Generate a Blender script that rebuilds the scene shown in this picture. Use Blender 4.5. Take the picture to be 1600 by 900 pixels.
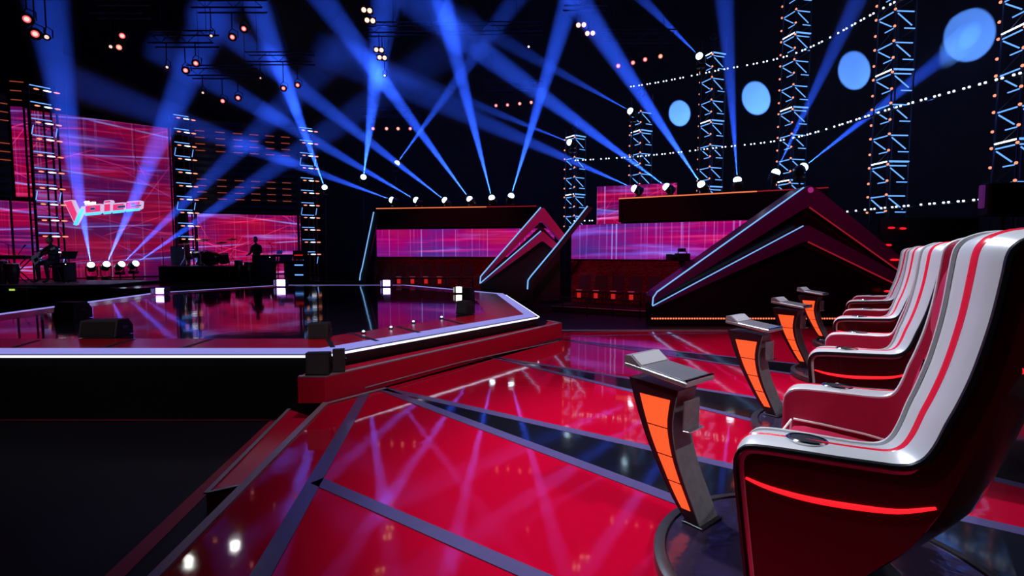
import bpy, math, random
from mathutils import Vector, Matrix, noise
R = math.radians
PI = math.pi
random.seed(7)
sc = bpy.context.scene
COL = sc.collection
for o in list(bpy.data.objects):
    bpy.data.objects.remove(o)

# ------------------------------------------------------------------ camera
FPX, CAMH, HOR = 800.0, 1.6, 395.0
PITCH = math.atan((450 - HOR) / FPX)
cd = bpy.data.cameras.new('camera')
cd.sensor_width = 36.0
cd.lens = 18.0
cd.clip_end = 200
cam = bpy.data.objects.new('camera', cd)
COL.objects.link(cam)
cam.location = (0, 0, CAMH)
cam.rotation_euler = (PI / 2 - PITCH, 0, 0)
sc.camera = cam

# ------------------------------------------------------------------ world, exposure
w = bpy.data.worlds.new('studio_dark')
sc.world = w
w.use_nodes = True
w.node_tree.nodes['Background'].inputs[0].default_value = (0.010, 0.008, 0.03, 1)
w.node_tree.nodes['Background'].inputs[1].default_value = 0.25
vs = sc.view_settings
vs.view_transform = 'Standard'
vs.look = 'None'
vs.exposure = 0.0
vs.gamma = 1.0
vs.use_curve_mapping = False
cy = sc.cycles
cy.use_denoising = True
cy.max_bounces = 5
cy.diffuse_bounces = 2
cy.glossy_bounces = 3
cy.transmission_bounces = 2
cy.volume_bounces = 0
cy.sample_clamp_indirect = 3.0
cy.sample_clamp_direct = 0.0
cy.caustics_reflective = False
cy.caustics_refractive = False
cy.use_light_tree = True


def spot(name, loc, target, energy, color, size_deg, blend=0.5, soft=0.15):
    l = bpy.data.lights.new(name, 'SPOT')
    l.energy = energy
    l.color = color
    l.spot_size = R(size_deg)
    l.spot_blend = blend
    l.shadow_soft_size = soft
    o = bpy.data.objects.new(name, l)
    COL.objects.link(o)
    o.location = loc
    d = Vector(target) - Vector(loc)
    o.rotation_euler = d.to_track_quat('-Z', 'Y').to_euler()
    return o


# overhead white key lamps of the lighting grid: coaches' chairs and red floor
spot('key_light', (-2.5, 9.5, 10.5), (2.3, 3.6, 0.9), 6000, (0.84, 0.90, 1.0), 34, 0.6, 0.25)
spot('key_light', (-6.5, 4.0, 10.5), (2.0, 3.2, 0.9), 2600, (0.86, 0.90, 1.0), 34, 0.6, 0.25)
spot('key_light', (1.0, 11.5, 11.0), (4.6, 7.2, 0.8), 4600, (0.86, 0.90, 1.0), 30, 0.6, 0.25)
spot('key_light', (5.5, -1.0, 9.5), (1.5, 3.4, 0.8), 2000, (0.92, 0.93, 1.0), 26, 0.7, 0.25)
spot('floor_wash', (-0.5, 6.0, 12.0), (1.0, 7.0, 0.0), 1600, (1.0, 0.80, 0.90), 56, 0.9, 0.4)
spot('floor_wash', (5.0, 8.0, 12.0), (4.0, 8.0, 0.0), 1500, (1.0, 0.80, 0.90), 56, 0.9, 0.4)
spot('floor_wash', (0.5, -5.0, 10.0), (-0.3, 7.4, 0.1), 1500, (1.0, 0.85, 0.92), 26, 0.9, 0.4)
spot('floor_wash', (-4.5, -2.0, 10.5), (-4.6, 7.3, 0.5), 1500, (1.0, 0.85, 0.9), 26, 0.9, 0.4)
spot('added_band_fill', (-11.0, 10.0, 10.0), (-15.6, 18.2, 1.3), 900, (0.55, 0.62, 1.0), 22, 0.8, 0.2)  # extra fill added to brighten the guitarist, no lamp of the grid
# added coloured fill without visible lamps: brightens chevrons and the stands' brick bases
spot('added_set_fill', (0.5, 9.0, 9.0), (1.0, 17.4, 2.3), 2600, (1.0, 0.10, 0.42), 24, 0.8, 0.2)
spot('added_set_fill', (5.0, 5.0, 10.0), (6.6, 13.2, 1.9), 1000, (1.0, 0.08, 0.60), 44, 0.8, 0.2)
spot('added_set_fill', (-3.5, 14.0, 9.5), (-2.0, 21.3, 0.6), 2200, (1.0, 0.05, 0.10), 40, 0.9, 0.2)
spot('added_set_fill', (1.5, 11.0, 9.5), (4.0, 17.3, 0.5), 2200, (1.0, 0.05, 0.06), 36, 0.9, 0.2)


# ------------------------------------------------------------------ pixel helpers (1600 x 900 frame)
_fw = Vector((0, math.cos(PITCH), -math.sin(PITCH)))
_up = Vector((0, math.sin(PITCH), math.cos(PITCH)))
_O = Vector((0, 0, CAMH))


def ray(px, py):
    return _fw + Vector((1, 0, 0)) * ((px - 800) / FPX) - _up * ((py - 450) / FPX)


def G(px, py, z=0.0):
    r = ray(px, py)
    return _O + r * ((z - CAMH) / r.z)


def Y(px, py, y):
    r = ray(px, py)
    return _O + r * (y / r.y)


# ------------------------------------------------------------------ materials
MATS = {}


def mat(name, col, rough=0.5, metal=0.0, coat=0.0, spec=0.5, vary=0.12, vscale=6.0, bump=0.0, bscale=20.0, emit=None, es=0.0, sample=True):
    m = bpy.data.materials.new(name)
    m.use_nodes = True
    nt = m.node_tree
    b = nt.nodes['Principled BSDF']
    b.inputs['Roughness'].default_value = rough
    b.inputs['Metallic'].default_value = metal
    b.inputs['Specular IOR Level'].default_value = spec
    b.inputs['Coat Weight'].default_value = coat
    b.inputs['Coat Roughness'].default_value = 0.05
    tc = nt.nodes.new('ShaderNodeTexCoord')
    n = nt.nodes.new('ShaderNodeTexNoise')
    n.inputs['Scale'].default_value = vscale
    n.inputs['Detail'].default_value = 3
    nt.links.new(tc.outputs['Object'], n.inputs['Vector'])
    mx = nt.nodes.new('ShaderNodeMixRGB')
    mx.inputs[1].default_value = (*[c * (1 - vary) for c in col], 1)
    mx.inputs[2].default_value = (*[min(1, c * (1 + vary)) for c in col], 1)
    nt.links.new(n.outputs['Fac'], mx.inputs[0])
    nt.links.new(mx.outputs[0], b.inputs['Base Color'])
    if bump:
        n2 = nt.nodes.new('ShaderNodeTexNoise')
        n2.inputs['Scale'].default_value = bscale
        nt.links.new(tc.outputs['Object'], n2.inputs['Vector'])
        bp = nt.nodes.new('ShaderNodeBump')
        bp.inputs['Strength'].default_value = bump
        bp.inputs['Distance'].default_value = 0.02
        nt.links.new(n2.outputs['Fac'], bp.inputs['Height'])
        nt.links.new(bp.outputs[0], b.inputs['Normal'])
    if emit:
        b.inputs['Emission Color'].default_value = (*emit, 1)
        b.inputs['Emission Strength'].default_value = es
        if not sample:
            m.cycles.emission_sampling = 'NONE'
    MATS[name] = m
    return m


def glow(name, col, es, sample=True):
    return mat(name, (0.02, 0.02, 0.02), 0.4, emit=col, es=es, sample=sample)


M_RED = mat('red_gloss_floor', (0.42, 0.001, 0.022), 0.045, coat=0.25, vary=0.05, vscale=0.7, bump=0.05, bscale=3.5)
M_REDSTEP = mat('red_step_paint', (0.55, 0.002, 0.035), 0.25, vary=0.06, vscale=2)
M_BLACKGLOSS = mat('black_gloss_floor', (0.006, 0.006, 0.010), 0.08, coat=0.2, vary=0.2, vscale=2, bump=0.05, bscale=4)
M_STRIP = mat('grey_floor_tape', (0.075, 0.058, 0.16), 0.22, vary=0.1, vscale=8)
M_TRIM = mat('grey_edge_trim', (0.30, 0.24, 0.30), 0.35, metal=0.3)
M_STAGE = mat('stage_gloss_deck', (0.014, 0.011, 0.028), 0.05, coat=0.0, vary=0.3, vscale=1.5, bump=0.05, bscale=3)
M_STAGERED = mat('stage_red_border', (0.46, 0.003, 0.016), 0.22, spec=0.3, vary=0.08, vscale=1.2)
M_DARKFLOOR = mat('dark_matt_floor', (0.007, 0.0045, 0.011), 0.5, spec=0.2, vary=0.4, vscale=1.0)
M_BANDFLOOR = mat('band_gloss_floor', (0.010, 0.008, 0.014), 0.12, vary=0.3)
M_DARKWALL = mat('dark_drape_wall', (0.030, 0.028, 0.034), 0.9, vary=0.3, vscale=1.0)
M_CEIL = mat('black_ceiling', (0.004, 0.004, 0.006), 0.9)
M_BLACK = mat('black_paint', (0.008, 0.008, 0.010), 0.5, vary=0.3)
M_BLACKSAT = mat('black_satin', (0.006, 0.006, 0.008), 0.28, vary=0.2)
M_CASE = mat('black_speaker_case', (0.012, 0.012, 0.014), 0.6, vary=0.3, vscale=30, bump=0.3, bscale=120)
M_GRILLE = mat('speaker_grille', (0.018, 0.018, 0.020), 0.5, bump=0.8, bscale=300)
M_TRUSS = mat('truss_aluminium', (0.05, 0.06, 0.09), 0.35, metal=0.7)
M_TRUSSBLACK = mat('truss_black', (0.012, 0.012, 0.018), 0.4, metal=0.4)
M_SILVER = mat('silver_satin', (0.78, 0.80, 0.85), 0.30, metal=0.45, vary=0.04, vscale=9)
M_CHROME = mat('chrome', (0.8, 0.8, 0.83), 0.12, metal=1.0, vary=0.02)
M_STRIPE = mat('red_stripe', (0.75, 0.010, 0.035), 0.22, coat=0.5, vary=0.03)
M_SHELL = mat('dark_red_lacquer', (0.052, 0.0015, 0.005), 0.22, coat=0.5, vary=0.05)
M_LEATHER = mat('crimson_leather', (0.42, 0.012, 0.060), 0.36, vary=0.06, vscale=14, bump=0.10, bscale=140)
M_PIPING = mat('white_piping', (0.85, 0.78, 0.80), 0.4)
M_CUP = mat('cup_well_dark', (0.05, 0.05, 0.055), 0.3, metal=0.5)
M_DISC = mat('turntable_brushed', (0.085, 0.055, 0.13), 0.14, metal=0.75, vary=0.35, vscale=5, bump=0.25, bscale=9)
M_DISCRIM = mat('turntable_rim', (0.06, 0.055, 0.065), 0.35, metal=0.7)
M_POD = mat('podium_dark_frame', (0.030, 0.008, 0.014), 0.35, vary=0.2)
M_PODGREY = mat('podium_grey_metal', (0.20, 0.20, 0.22), 0.45, metal=0.4, vary=0.35, vscale=18)
M_PODTOP = mat('podium_slab_metal', (0.42, 0.42, 0.46), 0.28, metal=0.6, vary=0.1)
M_PODPAD = mat('podium_pad_dark', (0.16, 0.16, 0.18), 0.3, metal=0.3, vary=0.1)
M_CHEV = mat('chevron_pink_reflection', (0.42, 0.04, 0.16), 0.30, metal=0.2, vary=0.15, vscale=1.2)  # pink of the mirrored LED screens put into the base colour
M_CHEVBIG = mat('chevron_maroon_reflection', (0.16, 0.010, 0.09), 0.35, metal=0.1, vary=0.15, vscale=1.2)  # screen reflections on the metal painted in as an even maroon
M_CHEVBODY = mat('chevron_black_face', (0.010, 0.004, 0.006), 0.3, vary=0.3)
M_BALC = mat('balcony_black_panel', (0.004, 0.003, 0.004), 0.7, spec=0.15, vary=0.4, vscale=3)
M_SKIN = mat('skin', (0.25, 0.13, 0.09), 0.5)
M_CLOTH = mat('dark_cloth', (0.012, 0.012, 0.018), 0.85)
M_DRUM = mat('drum_shell', (0.03, 0.012, 0.02), 0.2, coat=0.4)
M_BRASS = mat('cymbal_brass', (0.45, 0.30, 0.10), 0.25, metal=1.0)
M_GUITAR = mat('guitar_white', (0.55, 0.55, 0.62), 0.25, coat=0.4)
M_SEAT = mat('seat_black_fabric', (0.012, 0.011, 0.014), 0.8)

E_ORANGE = glow('podium_orange_panel', (1.0, 0.085, 0.018), 1.25)
E_REDLED = glow('chair_red_led', (1.0, 0.008, 0.015), 1.6)
E_BAND = glow('stage_lavender_band', (0.36, 0.36, 1.0), 0.72)
E_EDGE = glow('stage_edge_white', (0.80, 0.78, 1.0), 1.6)
E_CYAN = glow('neon_cyan', (0.22, 0.52, 1.0), 1.0)
E_WHITEBLUE = glow('bulb_cool_white', (0.70, 0.82, 1.0), 3.2, sample=False)
E_TUBE = glow('truss_tube_blue', (0.13, 0.36, 1.0), 1.4, sample=False)
E_AMBERLAMP = glow('truss_lamp_amber', (1.0, 0.27, 0.16), 1.6, sample=False)
E_WHITELAMP = glow('truss_lamp_white', (0.85, 0.88, 1.0), 2.4, sample=False)
E_ORANGELINE = glow('orange_led_line', (1.0, 0.22, 0.08), 0.9, sample=False)
E_DASH = glow('orange_led_dash', (1.0, 0.17, 0.07), 0.32, sample=False)
E_REDLINE = glow('red_led_line', (1.0, 0.03, 0.06), 0.26, sample=False)
E_REDDOT = glow('red_lamp', (1.0, 0.01, 0.02), 1.3, sample=False)
E_LENS = glow('beam_lens_white', (0.55, 0.80, 1.0), 6.0, sample=False)
E_PINK = glow('par_lens_pink', (1.0, 0.10, 0.13), 1.2, sample=False)
E_AMBER = glow('par_lens_amber', (1.0, 0.20, 0.11), 1.3, sample=False)
E_BLIND = glow('blinder_cell_warm', (1.0, 0.45, 0.36), 2.4, sample=False)
E_RING = glow('par_ring_white', (1.0, 0.55, 0.50), 1.4, sample=False)
E_VIOLET = glow('foot_light_violet', (0.42, 0.28, 1.0), 9.0)
E_WARM = glow('foot_light_warm', (1.0, 0.94, 0.80), 9.0)
E_STAR = glow('small_foot_light', (0.45, 0.70, 1.0), 3.0, sample=False)
E_REDSCREEN = glow('red_monitor', (1.0, 0.025, 0.02), 0.5, sample=False)
E_LOGOPINK = glow('logo_pink', (1.0, 0.05, 0.22), 0.85)
E_LOGOWHITE = glow('logo_white_edge', (0.85, 0.62, 1.0), 0.8)
E_LOGOCYAN = glow('logo_cyan_edge', (0.08, 0.55, 1.0), 1.5)
E_GREEN = glow('meter_green', (0.55, 0.8, 0.10), 0.8, sample=False)
E_DIMRED = glow('dim_red_brick', (0.5, 0.01, 0.02), 0.05, sample=False)


def N(nt, typ, **kw):
    n = nt.nodes.new(typ)
    for k, v in kw.items():
        if k in n.inputs:
            n.inputs[k].default_value = v
        else:
            setattr(n, k, v)
    return n


def screen_mat(name, seed, lines=1.0, verts=1.0, dim=1.0, netscale=0.42, streaks=0.85, violet=False):
    """LED picture: crimson and violet clouds, horizontal streaks, thin verticals, a web of straight rays."""
    m = bpy.data.materials.new(name)
    m.use_nodes = True
    nt = m.node_tree
    L = nt.links.new
    b = nt.nodes['Principled BSDF']
    b.inputs['Base Color'].default_value = (0.01, 0.01, 0.01, 1)
    b.inputs['Roughness'].default_value = 0.5
    tc = N(nt, 'ShaderNodeTexCoord')

    def mapped(sx, sz, off=0.0, rot=0.0):
        mp = N(nt, 'ShaderNodeMapping')
        mp.inputs['Location'].default_value = (seed * 3.1 + off, 0.0, seed * 1.7 + off)
        mp.inputs['Rotation'].default_value = (0, rot, 0)
        mp.inputs['Scale'].default_value = (sx, 0.0, sz)
        L(tc.outputs['Object'], mp.inputs['Vector'])
        return mp

    def nz(mp, scale, detail=3.0):
        n = N(nt, 'ShaderNodeTexNoise', Scale=scale, Detail=detail)
        L(mp.outputs[0], n.inputs['Vector'])
        return n

    def ramp(src, stops):
        r = N(nt, 'ShaderNodeValToRGB')
        e = r.color_ramp.elements
        while len(e) < len(stops):
            e.new(0.5)
        for i, (p, c) in enumerate(stops):
            e[i].position = p
            e[i].color = (*c, 1)
        L(src, r.inputs[0])
        return r

    def add(a, bb, fac=1.0):
        x = N(nt, 'ShaderNodeMixRGB', blend_type='ADD')
        x.inputs[0].default_value = fac
        L(a, x.inputs[1])
        L(bb, x.inputs[2])
        return x.outputs[0]

    cloud = ramp(nz(mapped(0.22, 0.75), 1.3, 4).outputs['Fac'], [(0.30, (0.05, 0.01, 0.16)), (0.44, (0.20, 0.002, 0.13)), (0.56, (0.42, 0.0, 0.07)), (0.70, (0.55, 0.003, 0.05))])
    if violet:
        for e_, c_ in zip(cloud.color_ramp.elements, ((0.09, 0.03, 0.34), (0.26, 0.01, 0.30), (0.46, 0.0, 0.20), (0.58, 0.01, 0.12))):
            e_.color = (*c_, 1)
    streak = ramp(nz(mapped(0.13, 4.6, 5.0, 0.03), 1.6, 5).outputs['Fac'], [(0.50, (0, 0, 0)), (0.60, (0.36, 0.01, 0.06)), (0.70, (0.85, 0.10, 0.30)), (0.80, (0.7, 0.4, 0.9))])
    blue = ramp(nz(mapped(0.20, 2.2, 11.0, -0.05), 1.2, 4).outputs['Fac'], [(0.56, (0, 0, 0)), (0.66, (0.05, 0.07, 0.50)), (0.76, (0.14, 0.38, 0.95))])
    out = add(add(cloud.outputs[0], streak.outputs[0], streaks), blue.outputs[0])
    if verts:
        v = ramp(nz(mapped(13.0, 0.10, 3.0), 1.0, 2).outputs['Fac'], [(0.58, (0, 0, 0)), (0.64, (0.12, 0.10, 0.40)), (0.74, (0.35, 0.40, 0.9))])
        out = add(out, v.outputs[0], verts)
    if lines:
        fam = [(8, 2.3, .021, (0.95, 0.02, 0.10)), (-14, 3.1, .018, (0.85, 0.03, 0.22)), (24, 4.3, .020, (0.95, 0.04, 0.16)), (-31, 3.7, .016, (0.55, 0.05, 0.45)), (4, 1.9, .026, (0.16, 0.42, 1.5)), (-7, 2.9, .032, (0.14, 0.45, 1.4)), (58, 5.1, .016, (0.8, 0.03, 0.15)), (-66, 4.7, .016, (0.7, 0.04, 0.2))]
        for k, (deg, per, wid, c) in enumerate(fam):
            dp = N(nt, 'ShaderNodeVectorMath', operation='DOT_PRODUCT')
            L(tc.outputs['Object'], dp.inputs[0])
            dp.inputs[1].default_value = (-math.sin(R(deg)), 0, math.cos(R(deg)))
            ad = N(nt, 'ShaderNodeMath', operation='ADD')
            ad.inputs[1].default_value = seed * 1.37 + k * 0.71
            L(dp.outputs['Value'], ad.inputs[0])
            pp = N(nt, 'ShaderNodeMath', operation='PINGPONG')
            pp.inputs[1].default_value = per * netscale
            L(ad.outputs[0], pp.inputs[0])
            r = ramp(pp.outputs[0], [(0.0, c), (wid * .6, tuple(0.6 * x for x in c)), (wid * 1.7, (0, 0, 0))])
            gate = ramp(nz(mapped(.5, .5, 23.0 + 9 * k), 1.0, 1).outputs['Fac'], [(0.40, (0, 0, 0)), (0.56, (1, 1, 1))])
            mu = N(nt, 'ShaderNodeMixRGB', blend_type='MULTIPLY')
            mu.inputs[0].default_value = 1.0
            L(r.outputs[0], mu.inputs[1])
            L(gate.outputs[0], mu.inputs[2])
            out = add(out, mu.outputs[0], lines)
    L(out, b.inputs['Emission Color'])
    b.inputs['Emission Strength'].default_value = dim
    return m


S_MAIN = screen_mat('led_picture_main', 1.0, 1.25, 0.4, 0.42, streaks=0.55)
S_LEFT = screen_mat('led_picture_left', 2.3, 1.0, 0.35, 0.66)
S_BAND = screen_mat('led_picture_band', 3.9, 0.9, 0.35, 0.66)
S_BLE1 = screen_mat('led_picture_stand_one', 5.2, 0.0, 1.0, 0.70, violet=True)
S_BLE2 = screen_mat('led_picture_stand_two', 7.7, 0.0, 1.0, 0.70, violet=True)
S_SMALL = screen_mat('led_picture_small', 9.4, 0.5, 1.0, 0.75)

# brick-pattern wall of the stands: rows too fine to pick apart at this distance
m = bpy.data.materials.new('dark_red_brick_wall')
m.use_nodes = True
nt = m.node_tree
b = nt.nodes['Principled BSDF']
tc = N(nt, 'ShaderNodeTexCoord')
mp = N(nt, 'ShaderNodeMapping')
mp.inputs['Rotation'].default_value = (PI / 2, 0, 0)
br = N(nt, 'ShaderNodeTexBrick', Scale=4.6)
br.inputs['Color1'].default_value = (0.16, 0.006, 0.012, 1)
br.inputs['Color2'].default_value = (0.07, 0.004, 0.008, 1)
br.inputs['Mortar'].default_value = (0.008, 0.003, 0.004, 1)
br.inputs['Mortar Size'].default_value = 0.03
nt.links.new(tc.outputs['Object'], mp.inputs['Vector'])
nt.links.new(mp.outputs[0], br.inputs['Vector'])
nt.links.new(br.outputs['Color'], b.inputs['Base Color'])
bp = N(nt, 'ShaderNodeBump', Strength=0.6, Distance=0.03)
nt.links.new(br.outputs['Fac'], bp.inputs['Height'])
bp.invert = True
nt.links.new(bp.outputs[0], b.inputs['Normal'])
b.inputs['Roughness'].default_value = 0.22
M_BRICK = m

# stage haze inside the beams: homogeneous scattering, lit by each lamp's own spot
m = bpy.data.materials.new('stage_haze')
m.use_nodes = True
nt = m.node_tree
nt.nodes.clear()
mo = nt.nodes.new('ShaderNodeOutputMaterial')
vsn = nt.nodes.new('ShaderNodeVolumeScatter')
vsn.inputs['Density'].default_value = 0.05
vsn.inputs['Color'].default_value = (1, 1, 1, 1)
nt.links.new(vsn.outputs[0], mo.inputs['Volume'])
M_HAZE = m

# ------------------------------------------------------------------ mesh helpers: every shape is (verts, faces)


def box(c, s, ch=0.0):
    cx, cyy, cz = c
    hx, hy, hz = s[0] / 2, s[1] / 2, s[2] / 2
    if ch <= 0:
        v = [(cx + a * hx, cyy + b_ * hy, cz + d * hz) for d in (-1, 1) for b_ in (-1, 1) for a in (-1, 1)]
        return v, [(0, 2, 3, 1), (4, 5, 7, 6), (0, 1, 5, 4), (2, 6, 7, 3), (0, 4, 6, 2), (1, 3, 7, 5)]
    # chamfered: octagon rings
    ch = min(ch, hx * 0.9, hy * 0.9, hz * 0.9)
    rings = []
    for z, ins in ((-hz, ch), (-hz + ch, 0), (hz - ch, 0), (hz, ch)):
        x, y = hx - ins, hy - ins
        k = ch
        rings.append([(cx + px, cyy + py, cz + z) for px, py in ((x - k, -y), (x, -y + k), (x, y - k), (x - k, y), (-x + k, y), (-x, y - k), (-x, -y + k), (-x + k, -y))])
    return loft(rings, True, True)


def loft(rings, closed=True, caps=False):
    v, f = [], []
    n = len(rings[0])
    for r in rings:
        v.extend([tuple(p) for p in r])
    for i in range(len(rings) - 1):
        for j in range(n if closed else n - 1):
            a, b_ = i * n + j, i * n + (j + 1) % n
            f.append((a, b_, b_ + n, a + n))
    if caps:
        f.append(tuple(range(n))[::-1])
        f.append(tuple(range((len(rings) - 1) * n, len(rings) * n)))
    return v, f


def cyl(p0, p1, r0, r1=None, n=10, caps=True):
    r1 = r0 if r1 is None else r1
    p0, p1 = Vector(p0), Vector(p1)
    d = (p1 - p0).normalized()
    u = d.orthogonal().normalized()
    w_ = d.cross(u)
    rings = [[p + (u * math.cos(2 * PI * k / n) + w_ * math.sin(2 * PI * k / n)) * r for k in range(n)] for p, r in ((p0, r0), (p1, r1))]
    return loft(rings, True, caps)


def tube(path, r, n=8):
    path = [Vector(p) for p in path]
    rr = r if isinstance(r, (list, tuple)) else [r] * len(path)
    rings = []
    u = None
    for i, p in enumerate(path):
        d = (path[min(i + 1, len(path) - 1)] - path[max(i - 1, 0)]).normalized()
        u = d.orthogonal().normalized() if u is None else (u - d * u.dot(d)).normalized()
        w_ = d.cross(u)
        rings.append([p + (u * math.cos(2 * PI * k / n) + w_ * math.sin(2 * PI * k / n)) * rr[i] for k in range(n)])
    return loft(rings, True, True)


def prism(poly, vec):
    vec = Vector(vec)
    a = [Vector(p) for p in poly]
    n = len(a)
    v = [tuple(p) for p in a] + [tuple(p + vec) for p in a]
    f = [tuple(range(n))[::-1], tuple(range(n, 2 * n))] + [(i, (i + 1) % n, n + (i + 1) % n, n + i) for i in range(n)]
    return v, f


def lathe(profile, n=32, c=(0, 0, 0), caps=True):
    rings = [[(c[0] + r * math.cos(2 * PI * k / n), c[1] + r * math.sin(2 * PI * k / n), c[2] + z) for k in range(n)] for r, z in profile]
    return loft(rings, True, caps)


def ball(c, r, nu=12, nv=8, sq=(1, 1, 1)):
    prof = []
    v, f = [], []
    rings = []
    for i in range(1, nv):
        t = PI * i / nv
        rings.append([(c[0] + sq[0] * r * math.sin(t) * math.cos(2 * PI * k / nu), c[1] + sq[1] * r * math.sin(t) * math.sin(2 * PI * k / nu), c[2] - sq[2] * r * math.cos(t)) for k in range(nu)])
    return loft(rings, True, True)


def strip(a, b_, th=0.02):
    """a solid ribbon between two curves"""
    n = len(a)
    A, B = [Vector(p) for p in a], [Vector(p) for p in b_]
    rings = []
    for i in range(n):
        t = (A[min(i + 1, n - 1)] - A[max(i - 1, 0)]).normalized()
        nn = t.cross(B[i] - A[i])
        nn = nn.normalized() * th if nn.length > 1e-9 else Vector((0, 0, th))
        rings.append([A[i], B[i], B[i] - nn, A[i] - nn])
    return loft(rings, True, True)


def join(*shapes):
    v, f = [], []
    for sv, sf in shapes:
        k = len(v)
        v.extend(sv)
        f.extend([tuple(i + k for i in x) for x in sf])
    return v, f


def moved(shape, mtx):
    return [tuple(mtx @ Vector(p)) for p in shape[0]], shape[1]


def smooth_curve(pts, per=4):
    """Catmull-Rom through the points"""
    P = [Vector(p) for p in pts]
    out = []
    for i in range(len(P) - 1):
        p0, p1, p2, p3 = P[max(i - 1, 0)], P[i], P[i + 1], P[min(i + 2, len(P) - 1)]
        for k in range(per):
            t = k / per
            out.append(0.5 * ((2 * p1) + (p2 - p0) * t + (2 * p0 - 5 * p1 + 4 * p2 - p3) * t * t + (3 * p1 - p0 - 3 * p2 + p3) * t ** 3))
    out.append(P[-1])
    return out


MESH = {}


def mesh_of(shape, material, smooth=False, key=None):
    if key is not None and key in MESH:
        return MESH[key]
    me = bpy.data.meshes.new('m')
    me.from_pydata([tuple(p) for p in shape[0]], [], shape[1])
    import bmesh
    bm = bmesh.new()
    bm.from_mesh(me)
    bmesh.ops.recalc_face_normals(bm, faces=bm.faces)
    bm.to_mesh(me)
    bm.free()
    me.materials.append(material)
    if smooth:
        me.polygons.foreach_set('use_smooth', [True] * len(me.polygons))
        try:
            me.set_sharp_from_angle(angle=R(38))
        except Exception:
            pass
    me.update()
    if key is not None:
        MESH[key] = me
    return me


def obj(name, shape, material, parent=None, smooth=False, key=None, mtx=None):
    me = shape if isinstance(shape, bpy.types.Mesh) else mesh_of(shape, material, smooth, key)
    o = bpy.data.objects.new(name, me)
    COL.objects.link(o)
    o.parent = parent
    if mtx is not None:
        o.matrix_basis = mtx
    return o


def tag(o, label=None, cat=None, group=None, kind=None):
    for k, v in (('label', label), ('category', cat), ('group', group), ('kind', kind)):
        if v:
            o[k] = v
    return o


def thing(name, label, cat, loc=(0, 0, 0), rz=0.0, group=None, kind=None):
    o = bpy.data.objects.new(name, None)
    o.empty_display_size = 0.1
    COL.objects.link(o)
    o.matrix_basis = Matrix.Translation(Vector(loc)) @ Matrix.Rotation(rz, 4, 'Z')
    return tag(o, label, cat, group, kind)


def wpart(root, name, shape, material, smooth=False):
    """a part whose shape is given in world coordinates"""
    inv = root.matrix_basis.inverted()
    return obj(name, moved(shape, inv), material, root, smooth)


def bar(root, name, p0, p1, r, material, n=6, key='bar'):
    """a straight round bar between two local points, sharing one unit mesh per material"""
    p0, p1 = Vector(p0), Vector(p1)
    d = p1 - p0
    me = mesh_of(cyl((0, 0, 0), (0, 0, 1), 1.0, None, n), material, True, (key, material.name, n))
    q = d.to_track_quat('Z', 'Y').to_matrix().to_4x4()
    return obj(name, me, material, root, mtx=Matrix.Translation(p0) @ q @ Matrix.Diagonal((r, r, d.length, 1)))


def copy_tree(root, loc=None, rz=None, label=None):
    r = root.copy()
    COL.objects.link(r)
    if loc is not None:
        r.matrix_basis = Matrix.Translation(Vector(loc)) @ Matrix.Rotation(rz or 0.0, 4, 'Z')
    if label:
        r['label'] = label
    for ch in root.children:
        c = ch.copy()
        COL.objects.link(c)
        c.parent = r
        for g in ch.children:
            d = g.copy()
            COL.objects.link(d)
            d.parent = c
    return r

# =================================================================== THE SETTING
LOW = -0.32      # dark studio floor
STZ = 0.47       # stage deck

# dark lower floor
tag(obj('floor_lower', box((0, 14, LOW - 0.05), (70, 60, 0.1)), M_DARKFLOOR), 'dark matt studio floor lying below the red floor', kind='structure')
tag(obj('ceiling', box((0, 14, 18.6), (70, 60, 0.2)), M_CEIL), 'black studio ceiling high above the lighting', kind='structure')

# curved dark wall round the back
plan = [(-34, 27.5), (-20, 31), (-8, 31), (-1.5, 28.5), (2.6, 26.6), (6.4, 25.6), (9.6, 23.6), (12.0, 20.4), (13.8, 16.4), (14.8, 12.2), (15.4, 6.0), (15.4, -10)]
sm = smooth_curve([(x, y, 0) for x, y in plan], 5)
half = len(sm) // 3
for nm, seg, lab in (('wall_back', sm[:half + 1], 'dark drape wall behind the band'), ('wall_right', sm[half:], 'dark curved drape wall behind the lit truss towers')):
    A = [Vector((p.x, p.y, LOW)) for p in seg]
    B = [Vector((p.x, p.y, 18.5)) for p in seg]
    tag(obj(nm, strip(A, B, 0.15), M_DARKWALL, smooth=True), lab, kind='structure')
tag(obj('wall_left', box((-30, 5, 9.1), (0.2, 45, 18.8)), M_DARKWALL), 'dark drape wall left of the stage', kind='structure')
tag(obj('wall_front', box((0, -10, 9.1), (70, 0.2, 18.8)), M_DARKWALL), 'dark drape wall facing the stage', kind='structure')

# ---- red performance floor with inlaid black wedges and grey strips
FL = G(509, 631, 0)
FN = G(245, 900, 0)
FN2 = FN + (FN - FL) * 1.4
FB0, FB1 = G(878, 519, 0), G(1150, 515, 0)
floor_poly = [FL, FN2, Vector((FN2.x, -4, 0)), Vector((13, -4, 0)), Vector((13, 9.5, 0)), Vector((9, FB1.y, 0)), FB1, FB0, G(878, 532, 0)]
rf = tag(obj('floor', prism([Vector((p.x, p.y, 0)) for p in floor_poly], (0, 0, LOW)), M_RED), 'glossy red performance floor', kind='structure')


def inlay(name, px_poly, material, z=0.004, parent=rf):
    pts = [G(x, y, 0) for x, y in px_poly]
    return obj(name, prism([Vector((p.x, p.y, 0.0005)) for p in pts], (0, 0, z)), material, parent)


def ext(p, q, d):
    p, q = Vector(p), Vector(q)
    return q + (q - p).normalized() * d


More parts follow.
